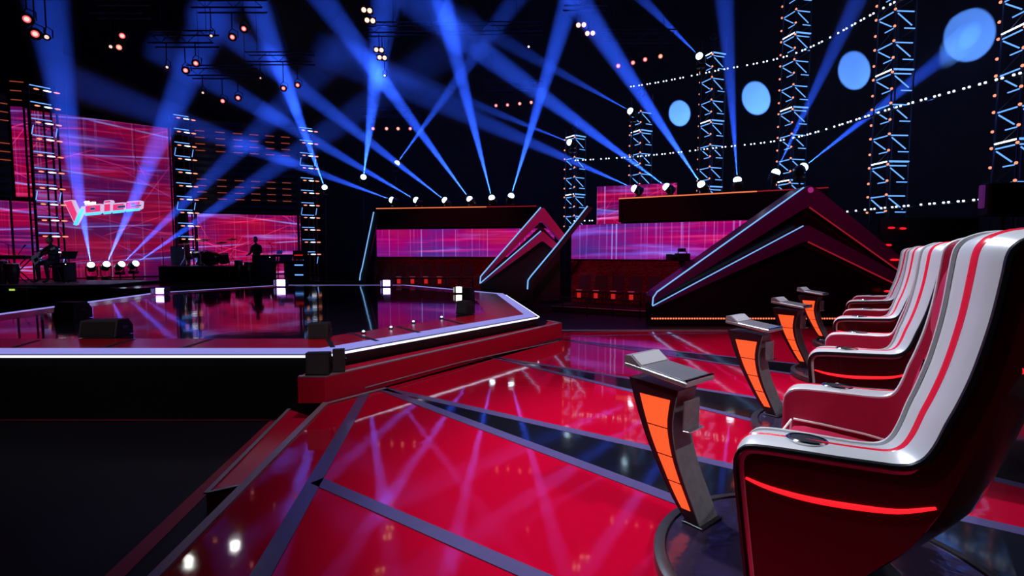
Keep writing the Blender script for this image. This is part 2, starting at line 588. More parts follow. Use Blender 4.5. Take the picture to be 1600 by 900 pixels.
def wedge(apex, up_px, lo_px, reach, wid=0.11):
    """black wedge from an apex, bounded by two grey strips; edges are given by one further pixel each"""
    a = G(*apex)
    u = G(*up_px)
    l = G(*lo_px)
    du, dl = (u - a).normalized(), (l - a).normalized()
    ue, le = a + du * reach, a + dl * reach
    obj('floor_wedge', prism([Vector((p.x, p.y, 0.0005)) for p in (a, le, ue)], (0, 0, 0.003)), M_BLACKGLOSS, rf)
    for d_, e in ((du, ue), (dl, le)):
        nrm = Vector((-d_.y, d_.x, 0)) * wid / 2
        obj('floor_strip', prism([Vector((p.x, p.y, 0.0005)) for p in (a - nrm, e - nrm, e + nrm, a + nrm)], (0, 0, 0.005)), M_STRIP, rf)


wedge((588, 605), (1021, 702), (1046, 778), 9.0)
wedge((768, 558), (1097, 609), (1097, 638), 8.6, 0.09)
wedge((880, 531), (1160, 560), (1160, 573), 7.5, 0.08)


def strip_px(p, q, wid, e0=0.0, e1=0.0):
    a, b_ = G(*p), G(*q)
    d_ = (b_ - a).normalized()
    a, b_ = a - d_ * e0, b_ + d_ * e1
    nrm = Vector((-d_.y, d_.x, 0)) * wid / 2
    obj('floor_strip', prism([Vector((v.x, v.y, 0.0005)) for v in (a - nrm, b_ - nrm, b_ + nrm, a + nrm)], (0, 0, 0.0055)), M_STRIP, rf)


strip_px((572, 612), (413, 890), 0.105, 0, 2.0)
strip_px((495, 752), (800, 885), 0.10, 0.0, 2.5)
strip_px((880, 526), (1150, 520), 0.06)
# edge trim of the red floor
ed = (FN2 - FL).normalized()
nr = Vector((-ed.y, ed.x, 0)) * 0.03
tag(obj('trim_1', prism([FL - nr, FN2 - nr, FN2 + nr, FL + nr], (0, 0, 0.018)), M_TRIM), 'grey metal edging along the near left rim of the red floor', kind='structure')
tag(obj('trim_2', box(((FB0.x + FB1.x) / 2, (FB0.y + FB1.y) / 2, 0.01), ((FB1 - FB0).length, 0.05, 0.02)), M_TRIM), 'grey metal edging along the far rim of the red floor', kind='structure')

# half-height ledge below the floor's left rim
la, lb = G(452, 640, -0.15), G(322, 772, -0.15)
fa, fb = FL + (FN - FL) * 0.02, FL + (FN - FL) * 0.52
ledge = thing('floor_ledge', 'low red ledge one step below the left rim of the red floor', 'step', (la.x, la.y, LOW))
off = Vector((-ed.y, ed.x, 0)) * 0.035
if (la - fa).dot(off) < 0:
    off = -off
lp = [Vector((p.x, p.y, -0.15)) for p in (la, lb, fb + off, fa + off)]
wpart(ledge, 'tread', prism(lp, (0, 0, LOW + 0.15)), M_REDSTEP)
e2 = (lb - la).normalized()
n2 = Vector((-e2.y, e2.x, 0)) * 0.018
wpart(ledge, 'edging', prism([Vector((p.x, p.y, -0.149)) for p in (la - n2, lb - n2, lb + n2, la + n2)], (0, 0, 0.012)), M_TRIM)
e3 = (lp[2] - lp[1]).normalized()
n3 = Vector((-e3.y, e3.x, 0)) * 0.015
wpart(ledge, 'edging', prism([Vector((p.x, p.y, -0.149)) for p in (lp[1] - n3, lp[2] - n3, lp[2] + n3, lp[1] + n3)], (0, 0, 0.013)), M_TRIM)
# red line taped on the dark floor
ta, tb = G(432, 656, LOW), G(180, 900, LOW)
td = (tb - ta).normalized()
tn = Vector((-td.y, td.x, 0)) * 0.06
M_TAPE = mat('dark_red_tape', (0.30, 0.008, 0.04), 0.5)
lowf = bpy.data.objects['floor_lower']
tb2 = tb + td * 2
obj('floor_tape', prism([Vector((p.x, p.y, LOW + 0.0005)) for p in (ta - tn, tb2 - tn, tb2 + tn, ta + tn)], (0, 0, 0.003)), M_TAPE, lowf)
ta2 = G(-300, 656, LOW)
tn = Vector((0, 0.02, 0))
obj('floor_tape', prism([Vector((p.x, p.y, LOW + 0.0005)) for p in (ta - tn, ta2 - tn, ta2 + tn, ta + tn)], (0, 0, 0.003)), M_TAPE, lowf)

# =================================================================== STAGE
B_ = G(505, 551, STZ)
C_ = G(843, 492, STZ)
D_ = G(790, 458.5, STZ)
E_ = G(638, 445, STZ)
F_ = G(440, 445, STZ)
G_ = G(240, 457, STZ)
H_ = G(0, 489, STZ)
H2 = H_ + (H_ - G_) * 0.25
A_ = Vector((B_.x - 7.0, B_.y, STZ))
octo = [Vector((p.x, p.y, STZ)) for p in (A_, B_, C_, D_, E_, F_, G_, H2)]


def inset(poly, d):
    n = len(poly)
    out = []
    for i in range(n):
        p0, p1, p2 = poly[i - 1], poly[i], poly[(i + 1) % n]
        d1, d2 = (p1 - p0).normalized(), (p2 - p1).normalized()
        n1, n2_ = Vector((-d1.y, d1.x, 0)), Vector((-d2.y, d2.x, 0))
        bis = (n1 + n2_)
        bis = bis / max(0.3, bis.dot(n1))
        out.append(p1 + bis * d)
    return out


o1, o2, o3, o4 = inset(octo, 0.03), inset(octo, 0.07), inset(octo, 0.27), inset(octo, 0.95)
stage = thing('stage', 'octagonal glossy black stage with red border and glowing lavender rim', 'stage', (-5.0, 12.0, LOW))
wpart(stage, 'skirt', prism([p - Vector((0, 0, 0.03)) for p in o1], (0, 0, LOW - STZ + 0.035)), M_BLACKSAT)
wpart(stage, 'deck', prism([Vector((p.x, p.y, STZ - 0.029)) for p in o4], (0, 0, 0.026)), M_STAGE)
for i in range(8):
    j = (i + 1) % 8
    wpart(stage, 'border_panel', prism([Vector((p.x, p.y, STZ - 0.029)) for p in (o3[i], o3[j], o4[j], o4[i])], (0, 0, 0.029)), M_STAGERED)
    wpart(stage, 'light_band', prism([Vector((p.x, p.y, STZ - 0.029)) for p in (o2[i], o2[j], o3[j], o3[i])], (0, 0, 0.031)), E_BAND)
    a, b_ = octo[i], octo[j]
    dd = (b_ - a).normalized()
    wpart(stage, 'edge_tube', tube([a + dd * 0.06 - Vector((0, 0, 0.045)), b_ - dd * 0.06 - Vector((0, 0, 0.045))], 0.014, 6), E_EDGE)
# dark joints across the red border, near side and right side
for (x0, y0, x1, y1) in ((60, 532, 20, 543), (210, 530, 160, 544), (330, 530, 285, 544), (510, 526, 520, 543), (545, 520, 590, 533), (620, 510, 655, 520), (690, 498, 722, 506)):
    a, b_ = G(x0, y0, STZ), G(x1, y1, STZ)
    d_ = (b_ - a).normalized()
    nrm = Vector((-d_.y, d_.x, 0)) * 0.03
    wpart(stage, 'border_joint', prism([Vector((p.x, p.y, STZ + 0.001)) for p in (a - nrm, b_ - nrm, b_ + nrm, a + nrm)], (0, 0, 0.003)), M_BLACK)

# red step between stage and floor
S0, S1, S2 = G(465, 590, 0.28), G(507, 590, 0.28), G(878, 505, 0.28)
dBC = (C_ - B_).normalized()
nBC = Vector((dBC.y, -dBC.x, 0))
b1 = B_ + nBC * 0.05
c1 = C_ + nBC * 0.05 - dBC * 0.3
step = thing('stage_step', 'red painted step running up to the near side of the stage', 'step', (S1.x, S1.y, 0))
sp = [S0, S1, S2, S2 + Vector((-0.22, 0.35, 0)), C_ + Vector((0.10, 0.0, 0)), c1, b1, Vector((S0.x, b1.y - 0.05, 0))]
wpart(step, 'block', prism([Vector((p.x, p.y, 0.28)) for p in sp], (0, 0, -0.275)), M_REDSTEP)
for p, q in ((S0, S1), (S1, S2), (S2, sp[3])):
    d_ = (q - p).normalized()
    nrm = Vector((-d_.y, d_.x, 0)) * 0.03
    wpart(step, 'edging', prism([Vector((v.x, v.y, 0.2805)) for v in (p, q, q + nrm * 2, p + nrm * 2)], (0, 0, 0.012)), M_TRIM)
p, q = G(509, 631, 0), G(600, 607, 0)
d_ = (q - p).normalized()
nrm = Vector((d_.y, -d_.x, 0)) * 0.05
wpart(step, 'foot_strip', prism([Vector((v.x, v.y, 0.0065)) for v in (p, q, q + nrm, p + nrm)], (0, 0, 0.008)), M_TRIM)

# grey line along the riser of the step
rn = Vector(((S2 - S1).y, -(S2 - S1).x, 0)).normalized()
for zo in (0.0,):
    pl = []
    for px, py in ((570, 606), (720, 566), (872, 533)):
        r_ = ray(px, py)
        pl.append(_O + r_ * ((S1 - _O).dot(rn) / r_.dot(rn)) + rn * 0.004)
    wpart(step, 'riser_line', tube(pl, 0.009, 6), M_TRIM)

# band floor behind the stage
bf = [Vector(p) for p in ((-30, 16.6, 0), (-12.2, 16.6, 0), (-9.6, 20.6, 0), (-6.4, 20.9, 0), (-6.4, 29, 0), (-30, 29, 0))]
tag(obj('floor_band', prism([Vector((p.x, p.y, STZ - 0.02)) for p in bf], (0, 0, LOW - STZ + 0.03)), M_BANDFLOOR), 'glossy black band floor behind the stage', kind='structure')

# =================================================================== COACH CHAIRS
FACE = R(142)
CW = 0.62
outer_pts = [(.325, .22), (.345, .38), (.36, .50), (.376, .632), (.385, .745), (.36, .798), (.312, .818), (.176, .830), (.047, .838), (-.069, .847), (-.158, .857), (-.213, .888), (-.247, .945), (-.275, 1.03), (-.300, 1.10), (-.329, 1.197), (-.354, 1.309), (-.372, 1.408), (-.388, 1.53), (-.395, 1.59), (-.407, 1.62), (-.43, 1.639), (-.475, 1.650), (-.54, 1.645)]
inner_pts = [(.325, .22), (.345, .38), (.36, .50), (.376, .635), (.385, .75), (.36, .806), (.312, .828), (.19, .837), (.07, .840), (-.03, .844), (-.088, .856), (-.124, .888), (-.150, .950), (-.172, 1.03), (-.195, 1.10), (-.224, 1.205), (-.246, 1.315), (-.260, 1.41), (-.272, 1.53), (-.279, 1.593), (-.290, 1.624), (-.315, 1.647), (-.38, 1.664), (-.52, 1.658)]
inner_lat = [.47, .46, .45, .44, .43] + [.42] * 19
rear_pts = [(-.54, 1.62), (-.535, 1.50), (-.50, 1.36), (-.455, 1.26), (-.40, 1.137), (-.346, .956), (-.28, .75), (-.194, .571), (-.066, .417), (.08, .30), (.22, .23), (.325, .215)]


def lerp(a, b_, t):
    return Vector(a) * (1 - t) + Vector(b_) * t


def build_chair(label):
    t = thing('coach_chair', label, 'chair', group='coach chairs in a row')
    for s, side in ((1, 'near'), (-1, 'far')):
        O = smooth_curve([(f, s * CW, z) for f, z in outer_pts], 3)
        I = smooth_curve([(f, s * l, z) for (f, z), l in zip(inner_pts, inner_lat)], 3)
        n = len(O)
        sgn = -1 if s > 0 else 1
        # crowned silver ribbon over arm and wing
        rings = []
        for i in range(n):
            wd = I[i] - O[i]
            tg = (O[min(i + 1, n - 1)] - O[max(i - 1, 0)]).normalized()
            nn = tg.cross(wd).normalized() * (-sgn)
            nn = -nn if nn.dot(Vector((1, 0, 1))) < 0 else nn
            row = []
            for k in range(7):
                u = k / 6
                row.append(O[i] + wd * u + nn * (0.020 * (1 - (2 * u - 1) ** 2)))
            row += [I[i] - nn * 0.03, O[i] - nn * 0.03]
            rings.append(row)
        arm = obj('arm_ribbon', loft(rings, True, True), M_SILVER, t, True)
        # red stripe along the middle, slightly proud
        sr = []
        for i in range(5, n):
            wd = I[i] - O[i]
            tg = (O[min(i + 1, n - 1)] - O[max(i - 1, 0)]).normalized()
            nn = tg.cross(wd).normalized()
            nn = -nn if nn.dot(Vector((1, 0, 1))) < 0 else nn
            q = min(1, max(0, (i - 24) / 12))
            h = 0.040 + 0.034 * q
            ring = [O[i] + wd * (0.5 - h) + nn * 0.0195, O[i] + wd * 0.5 + nn * 0.0235, O[i] + wd * (0.5 + h) + nn * 0.0195, O[i] + wd * (0.5 + h) + nn * 0.012, O[i] + wd * (0.5 - h) + nn * 0.012]
            sr.append(ring)
        obj('stripe', loft(sr, True, True), M_STRIPE, arm, True)
        # cup holder set into the arm
        cup = obj('cup_holder', lathe([(0.052, 0.012), (0.062, 0.016), (0.068, 0.010), (0.066, 0.0), (0.05, -0.002)], 24, (0, 0, 0)), M_CHROME, t, True, mtx=Matrix.Translation((.145, s * .52, .846)) @ Matrix.Diagonal((1.15, 0.85, 1, 1)))
        obj('well', lathe([(0.053, 0.0125), (0.046, 0.004), (0.002, 0.003)], 20), M_CUP, cup, True)
        # outer side panel
        poly = [(p.x, s * (CW - 0.004), p.z) for p in O] + [(f, s * (CW - 0.004), z) for f, z in rear_pts[1:-1]]
        sp_ = obj('side_panel', prism(poly, (0, -s * 0.03, 0)), M_SHELL, t)
        obj('edge_trim', tube([Vector((p.x, s * (CW + 0.001), p.z - 0.004)) for p in O], 0.013, 6), M_BLACKSAT, sp_, True)
        led = smooth_curve([(.346, 0, .677), (.258, 0, .660), (.123, 0, .656), (-.021, 0, .670), (-.153, 0, .694), (-.255, 0, .738)], 4)
        nl = len(led)
        rad = [0.0045 + 0.0065 * math.sin(PI * min(1, (i + 0.6) / nl)) for i in range(nl)]
        obj('led_line', tube([(p.x, s * (CW + 0.001), p.z) for p in led], rad, 6), E_REDLED, sp_, True)
        # inner upholstered wall of arm and wing
        A, Bq = [], []
        for i in range(9, n - 6):
            p = I[i]
            q = min(1, max(0, (p.z - .85) / .16))
            A.append(p + Vector((0, -s * 0.004, 0)))
            Bq.append(lerp(Vector((p.x, s * .405, max(.55, p.z - .26))), Vector((p.x - .17, s * .36, p.z)), q))
        obj('inner_wall', strip(A, Bq, 0.012), M_LEATHER, t, True)
        obj('silver_rim', tube([I[i] + Vector((0.004, -s * 0.004, 0.002)) for i in range(0, n)], 0.011, 6), M_SILVER, t, True)
        # dark under-skin of the arm front
        obj('front_pillar', strip([Vector((p[0] - .012, s * (CW - .02), p[1])) for p in outer_pts[:5]], [Vector((p[0] - .012, s * .45, p[1])) for p in outer_pts[:5]], 0.02), M_SHELL, t)
    # rear shell, bulging
    rs = smooth_curve([(f, 0, z) for f, z in rear_pts], 3)
    rings = []
    for i, p in enumerate(rs):
        tg = (rs[min(i + 1, len(rs) - 1)] - rs[max(i - 1, 0)]).normalized()
        nn = Vector((tg.z, 0, -tg.x))
        nn = nn if nn.x < 0 or nn.z < 0 else -nn
        row = []
        for k in range(13):
            u = -1 + 2 * k / 12
            row.append(Vector((p.x, u * (CW - .01), p.z)) + nn * (0.16 * min(1.0, max(0.0, (p.z - .24) / .45))) * (1 - abs(u) ** 2.4))
        rings.append(row)
    shell = obj('rear_shell', loft(rings, False), M_SHELL, t, True)
    k0 = [Vector((-.43 - .165 * (1 - abs(u) ** 2.4), u * (CW - .01), 1.235 + .03 * (1 - abs(u)))) for u in [-1 + k / 10 for k in range(21)]]
    obj('rear_led', tube(k0, 0.016, 6), E_REDLED, shell, True)
    obj('rear_bracket', tube([p + Vector((-.01, 0, -.07)) for p in k0[3:18]], 0.018, 6), M_CHROME, shell, True)
    # back cushions
    def cushion(name, z0, z1, bulge):
        rings = []
        for i in range(13):
            v = i / 12
            z = z0 + (z1 - z0) * v
            base = -.205 - .17 * min(1, max(0, (z - .65) / .95))
            puff = bulge * (1 - abs(2 * v - 1) ** 4)
            rings.append([Vector((base + puff * (1 - abs(u) ** 6) + .05 * u * u, u * .40, z)) for u in [-1 + k / 8 for k in range(17)]] + [Vector((base - .06, .40, z)), Vector((base - .06, -.40, z))])
        return obj(name, loft(rings, True, True), M_LEATHER, t, True)
    lowb = cushion('back_cushion', .645, 1.16, .06)
    head = cushion('head_cushion', 1.175, 1.60, .07)
    for s in (-1, 1):
        obj('piping', tube([(-.205 - .17 * min(1, (z - .65) / .95) + .064, s * .24, z) for z in (.70, .8, .95, 1.1)], 0.007, 6), M_SHELL, lowb, True)
    # top rail joining the wings
    obj('top_rail', tube([(-.44, y, 1.628) for y in (-.45, -.2, 0, .2, .45)], 0.035, 10), M_SHELL, t, True)
    # seat cushion
    rings = []
    for f, z0, z1 in ((-.15, .555, .60), (-.11, .52, .622), (-.02, .45, .640), (.15, .42, .655), (.28, .42, .660), (.325, .43, .650), (.345, .46, .615), (.348, .52, .56)):
        rings.append([Vector((f, y, z1 - .03 * abs(y / .41) ** 6)) for y in [-.41 + .82 * k / 10 for k in range(11)]] + [Vector((f, .41, z0)), Vector((f, -.41, z0))])
    seat = obj('seat_cushion', loft(rings, True, True), M_LEATHER, t, True)
    for s in (-1, 1):
        obj('piping', tube([(.335, s * .385, .665), (.20, s * .385, .662), (.0, s * .385, .650), (-.10, s * .385, .636)], 0.007, 6), M_PIPING, seat, True)
    obj('piping', tube([(.350, -.385, .56), (.346, -.38, .66), (.348, 0, .664), (.346, .38, .66), (.350, .385, .56)], 0.006, 6), M_PIPING, seat, True)
    obj('front_panel', prism([(.33, -.42, .22), (.345, -.42, .45), (.345, .42, .45), (.33, .42, .22)], (-.02, 0, 0)), M_SHELL, t)
    obj('belly_panel', prism([(.31, -.56, .2165), (.31, .56, .2165), (.0, .50, .34), (.0, -.50, .34)], (0, 0, .02)), M_BLACK, t)
    # swivel pedestal
    obj('pedestal', lathe([(.30, .078), (.30, .095), (.16, .11), (.12, .14), (.12, .235), (.20, .26)], 28, (.10, 0, 0)), M_BLACKSAT, t, True)
    return t


def build_disc(label):
    t = thing('turntable', label, 'turntable', group='round turntables under the coach chairs')
    obj('rim', lathe([(.74, .055), (.745, .072), (.775, .074), (.80, .062), (.80, .008), (.74, .008)], 64), M_DISCRIM, t, True)
    obj('top_plate', lathe([(.735, .010), (.735, .064), (.002, .066)], 64), M_DISC, t, True)
    return t


def build_podium(label):
    t = thing('podium', label, 'podium', group='button podiums before the coach chairs')
    front = [(.07, .0), (.17, .115), (.265, .265), (.36, .435), (.435, .615), (.485, .765)]
    rear = [(.0, .0), (.05, .108), (.125, .268), (.17, .408), (.187, .555), (.155, .745)]
    fc = smooth_curve([(x, 0, z) for x, z in front], 3)
    rc = smooth_curve([(x, 0, z) for x, z in rear], 3)
    wd = 0.19
    prof = fc + rc[::-1]
    obj('body', prism([(p.x, 0, p.z) for p in prof], (0, -wd, 0)), M_POD, t)
    # grey metal sheet on the side towards the chair and dark one towards the stage
    obj('rear_sheet', strip([Vector((p.x - .004, .002, p.z)) for p in rc], [Vector((p.x - .004, -wd - .002, p.z)) for p in rc], 0.006), M_PODGREY, t, True)
    obj('front_sheet', strip([Vector((p.x + .004, .002, p.z)) for p in fc], [Vector((p.x + .004, -wd - .002, p.z)) for p in fc], 0.006), M_POD, t, True)

    def at(c, z):
        for i in range(len(c) - 1):
            if c[i].z <= z <= c[i + 1].z:
                k = (z - c[i].z) / max(1e-6, c[i + 1].z - c[i].z)
                return c[i].x * (1 - k) + c[i + 1].x * k
        return c[-1].x
    for y0, sy in ((0.0, 1), (-wd, -1)):
        for z0, z1 in ((.075, .205), (.213, .345), (.353, .505), (.513, .680)):
            pts_f, pts_r = [], []
            for k in range(5):
                z = z0 + (z1 - z0) * k / 4
                zz = (z - .06) / .62
                a, b_ = at(fc, z) - (.030 + .022 * zz), at(rc, z) + .018 + .012 * zz
                if a < b_ + .004:
                    a = b_ + .004
                pts_f.append((a, y0 + sy * .0015, z))
                pts_r.append((b_, y0 + sy * .0015, z))
            obj('glow_panel', prism(pts_f + pts_r[::-1], (0, sy * .004, 0)), E_ORANGE, t)
    # top slab, tilted towards the chair
    mt = Matrix.Translation((.275, -.095, .838)) @ Matrix.Rotation(R(-7), 4, 'Y')
    slab = obj('top_slab', box((0, 0, -.012), (.43, .30, .03), .006), M_PODTOP, t, mtx=mt)
    obj('pad', box((-.035, 0, .0055), (.30, .275, .006), .002), M_PODPAD, slab)
    obj('ridge', prism([(.215, -.15, .003), (.215, -.15, .045), (.175, -.15, .052), (.095, -.15, .006)], (0, .30, 0)), M_PODTOP, slab)
    obj('ridge_face', prism([(.172, -.135, .0535), (.100, -.135, .0095), (.100, .135, .0095), (.172, .135, .0535)], (-.0015, 0, .003)), M_SILVER, slab)
    obj('lip', tube([(-.205, -.14, .010), (-.205, .14, .010)], 0.008, 8), M_CHROME, slab, True)
    # leaf hanging below the slab on the chair side
    fl = obj('script_holder', box((.118, -.095, .60), (.010, .165, .17), .003), M_PODGREY, t)
    obj('ledge', box((.100, -.095, .515), (.04, .17, .008), .002), M_CHROME, fl)
    obj('foot_plate', box((.035, -.095, .004), (.13, .22, .008), .002), M_BLACKSAT, t)
    return t


_q = G(1165, 893, 0.28)
_f, _n = Vector((math.cos(FACE), math.sin(FACE), 0)), Vector((-math.sin(FACE), math.cos(FACE), 0))
CH = [_q - _n * CW - _f * 0.335]
CH[0].z = 0.0
for d_ in ((1.43, 1.945), (1.48, 2.04), (1.54, 2.13)):
    CH.append(CH[-1] + Vector((*d_, 0)))
fvec = Vector((math.cos(FACE), math.sin(FACE), 0))
pod_off = G(1092, 824, .07) - CH[0]
pod_off.z = 0.068
names = ['nearest silver and crimson coach chair, in the foreground', 'second silver and crimson coach chair from the foreground', 'third silver and crimson coach chair from the foreground', 'farthest silver and crimson coach chair of the row of four']
pnames = ['nearest podium with orange side panels, in the foreground', 'second podium with orange side panels from the foreground', 'third podium with orange side panels from the foreground', 'farthest small podium with orange side panels']
dnames = ['round dark turntable under the nearest coach chair', 'round dark turntable under the second coach chair', 'round dark turntable under the third coach chair', 'round dark turntable under the farthest coach chair']
ch0 = build_chair(names[0])
ch0.matrix_basis = Matrix.Translation(CH[0]) @ Matrix.Rotation(FACE, 4, 'Z')
di0 = build_disc(dnames[0])
di0.matrix_basis = Matrix.Translation(CH[0] + fvec * 0.12)
po0 = build_podium(pnames[0])
po0.matrix_basis = Matrix.Translation(CH[0] + pod_off) @ Matrix.Rotation(R(130), 4, 'Z')
for k in (1, 2, 3):
    copy_tree(ch0, CH[k], FACE, names[k])
    copy_tree(di0, CH[k] + fvec * 0.12, 0, dnames[k])
    copy_tree(po0, CH[k] + pod_off, R(130), pnames[k])

# low black wall behind the chairs
back0 = CH[0] - fvec * 0.95
rowd = Vector((0.59, 0.807, 0))
wl = [back0 - rowd * 1.6, back0 + rowd * 11.0]
bw = thing('rear_barrier', 'low black barrier standing behind the coach chairs', 'barrier', (back0.x, back0.y, 0))
wpart(bw, 'panel', prism([Vector((wl[0].x, wl[0].y, 0.001)), Vector((wl[1].x, wl[1].y, 0.001)), Vector((wl[1].x, wl[1].y, .78)), Vector((wl[0].x, wl[0].y, .78))], -fvec * 0.12), M_BLACKSAT)
wpart(bw, 'top_rail', prism([Vector((wl[0].x, wl[0].y, .781)), Vector((wl[1].x, wl[1].y, .781)), Vector((wl[1].x, wl[1].y, .815)), Vector((wl[0].x, wl[0].y, .815))], -fvec * 0.14), M_BLACK)

# =================================================================== LED SCREENS
def frame_between(p, q):
    """matrix with x from p to q (plan), z up, origin at p; y points away from the camera"""
    d_ = Vector((q.x - p.x, q.y - p.y, 0)).normalized()
    yv = Vector((-d_.y, d_.x, 0))
    m_ = Matrix(((d_.x, yv.x, 0, p.x), (d_.y, yv.y, 0, p.y), (0, 0, 1, p.z), (0, 0, 0, 1)))
    return m_, Vector((q.x - p.x, q.y - p.y, 0)).length


def led_screen(label, p, q, z0, z1, material, group='LED picture walls', foot=None):
    m_, ln = frame_between(Vector((p[0], p[1], z0)), Vector((q[0], q[1], z0)))
    t = thing('led_screen', label, 'screen', group=group)
    t.matrix_basis = m_
    h = z1 - z0
    obj('cabinet', box((ln / 2, .10, h / 2), (ln, .14, h)), M_BLACK, t)
    obj('picture', box((ln / 2, .020, h / 2), (ln - .04, .016, h - .04)), material, t)
    if foot is not None:
        obj('pedestal', box((ln / 2, .12, (foot - z0) / 2 - .001), (ln * .9, .1, z0 - foot - .002)), M_BLACK, t)
    return t


def P2(px, y):
    v = Y(px, 400, y)
    return (v.x, v.y)


led_screen('tall LED wall behind the hanging logo sign', P2(60, 22.15), P2(276, 25.4), STZ + .0, 7.65, S_MAIN)
led_screen('low LED wall at the far left behind the guitarist', P2(-60, 20.2), P2(58, 21.7), STZ + .0, 3.75, S_LEFT)
led_screen('narrow upright LED panel left of the first truss tower', P2(30, 21.9), P2(57, 22.1), 3.95, 7.75, S_LEFT, foot=STZ)
led_screen('wide LED wall behind the drum kit', P2(296, 26.2), P2(473, 28.0), STZ + .0, 3.62, S_BAND)

# =================================================================== DARK LOUVRE PANELS WITH ORANGE DASHES
def louvre(label, p, q, z0, z1, cols, rows, dash, posts=True):
    m_, ln = frame_between(Vector((p[0], p[1], z0)), Vector((q[0], q[1], z0)))
    t = thing('louvre_panel', label, 'panel', group='dark louvre panels above the screens')
    t.matrix_basis = m_
    h = z1 - z0
    obj('backing', box((ln / 2, .12, h / 2), (ln, .10, h)), M_BLACK, t)
    for x in (.06, ln - .06) if posts else ():
        obj('post', cyl((x, .14, STZ - z0 + .001), (x, .14, 0), .04), M_BLACK, t)
    n = int(h / .32)
    for k in range(n):
        obj('slat', box((0, 0, 0), (1, 1, 1)), M_BLACKSAT, t, key='slat', mtx=Matrix.Translation((ln / 2, .045, (k + .5) * h / n)) @ Matrix.Rotation(R(25), 4, 'X') @ Matrix.Diagonal((ln, .03, .16, 1)))
    for c in cols:
        for r_ in rows:
            obj('led_dash', box((0, 0, 0), (1, 1, 1)), E_DASH, t, key='dash', mtx=Matrix.Translation((c * ln, -.015, r_ * h)) @ Matrix.Diagonal((dash, .02, .03, 1)))
    return t


rws = [.14, .21, .28, .35, .66, .73, .80, .87]
louvre('dark louvre panel with orange dashes above the band screen', P2(304, 26.0), P2(470, 27.8), 3.7, 8.3, [.09, .27, .43, .58, .73, .88], rws, .42)
louvre('dark louvre panel with orange dashes at the far left edge', P2(-60, 19.9), P2(26, 21.1), 3.85, 8.0, [.62, .90], [.36, .44, .52, .74, .82, .90], .35)
louvre('narrow dark louvre panel above the upright LED panel', P2(30, 21.9), P2(57, 22.1), 7.752, 9.0, [.5], [.2, .5, .8], .45, False)

# =================================================================== TRUSS TOWERS
def chords(t, w_, z0, z1, r=.025, mt=M_TRUSS):
    h = w_ / 2
    for sx in (-1, 1):
        for sy in (-1, 1):
            bar(t, 'chord', (sx * h, sy * h, z0), (sx * h, sy * h, z1), r, mt)


def tower_right(px, d_, ztop, label, w_=.62, zlit=2.75):
    v = Y(px, 400, d_)
    base = LOW
    ang = math.atan2(v.y, v.x) - PI / 2
    t = thing('truss_tower', label, 'truss tower', (v.x, v.y, base), ang + R(40), 'lit truss towers before the curved wall')
    H_ = ztop - base
    chords(t, w_, 0, H_)
    obj('base_plate', box((0, 0, .015), (w_ + .2, w_ + .2, .03), .01), M_TRUSSBLACK, t)
    h = w_ / 2
    # the two faces towards the viewer: -x and -y after the turn
    z = zlit - base
    k = 0
    while z + .45 < H_:
        za, zb = z, z + .45
        corner = [(-h, h), (-h, -h), (h, -h)]
        for i in range(2):
            (x0, y0), (x1, y1) = corner[i], corner[i + 1]
            at_ = lambda k_, z_: (x0 + (x1 - x0) * k_, y0 + (y1 - y0) * k_, z_)
            bar(t, 'light_tube', at_(.08, zb), at_(.88, zb), .017, E_TUBE)
            bar(t, 'light_tube', at_(.12, zb - .06), at_(.80, za + .08), .017, E_TUBE)
            bar(t, 'light_tube', at_(.45, za), at_(.95, za), .015, E_TUBE)
            bar(t, 'brace', at_(0, za - .39), at_(1, za), .010, M_TRUSS)
        for zz in (za, zb):
            for (x0, y0) in corner[:2]:
                me = mesh_of(ball((0, 0, 0), .035, 8, 6), E_AMBERLAMP, True, 'amberball')
                obj('corner_lamp', me, E_AMBERLAMP, t, mtx=Matrix.Translation((x0 * 1.1, y0 * 1.1, zz + .03)))
        if k % 3 == 1:
            bar(t, 'light_tube', (-h, h, zb + .12), (-h, -h, zb + .12), .020, E_WHITEBLUE)
            bar(t, 'light_tube', (-h, -h, zb + .12), (h, -h, zb + .12), .026, E_TUBE)
        z += .84
        k += 1
    # unlit lower braces
    z = .2
    while z + .8 < zlit - base:
        for (x0, y0), (x1, y1) in (((-h, h), (-h, -h)), ((-h, -h), (h, -h))):
            bar(t, 'brace', (x0, y0, z), (x1, y1, z + .8), .012, M_TRUSS)
        z += .8
    return t, v


TW = []
for px, d_, zt, lb in ((1582, 12.0, 12.5, 'blue lit truss tower at the right edge, nearest of its row'),
                       (1383, 14.9, 12.5, 'blue lit truss tower second from the right edge'),
                       (1232, 18.6, 12.8, 'blue lit truss tower third from the right edge'),
                       (1107, 20.4, 9.85, 'blue lit truss tower carrying a white lamp on its top'),
                       (999, 22.0, 8.2, 'short blue lit truss tower behind the small upper LED screen'),
                       (898, 23.0, 7.0, 'shortest blue lit truss tower beside the neon line')):
    TW.append(tower_right(px, d_, zt, lb))
for (t, v), zt in zip(TW[3:], (9.85, 8.2, 7.0)):
    obj('finial', lathe([(.16, 0), (.16, .12), (.05, .18), (.03, .42)], 10, (0, 0, zt - LOW)), M_TRUSS, t, True)


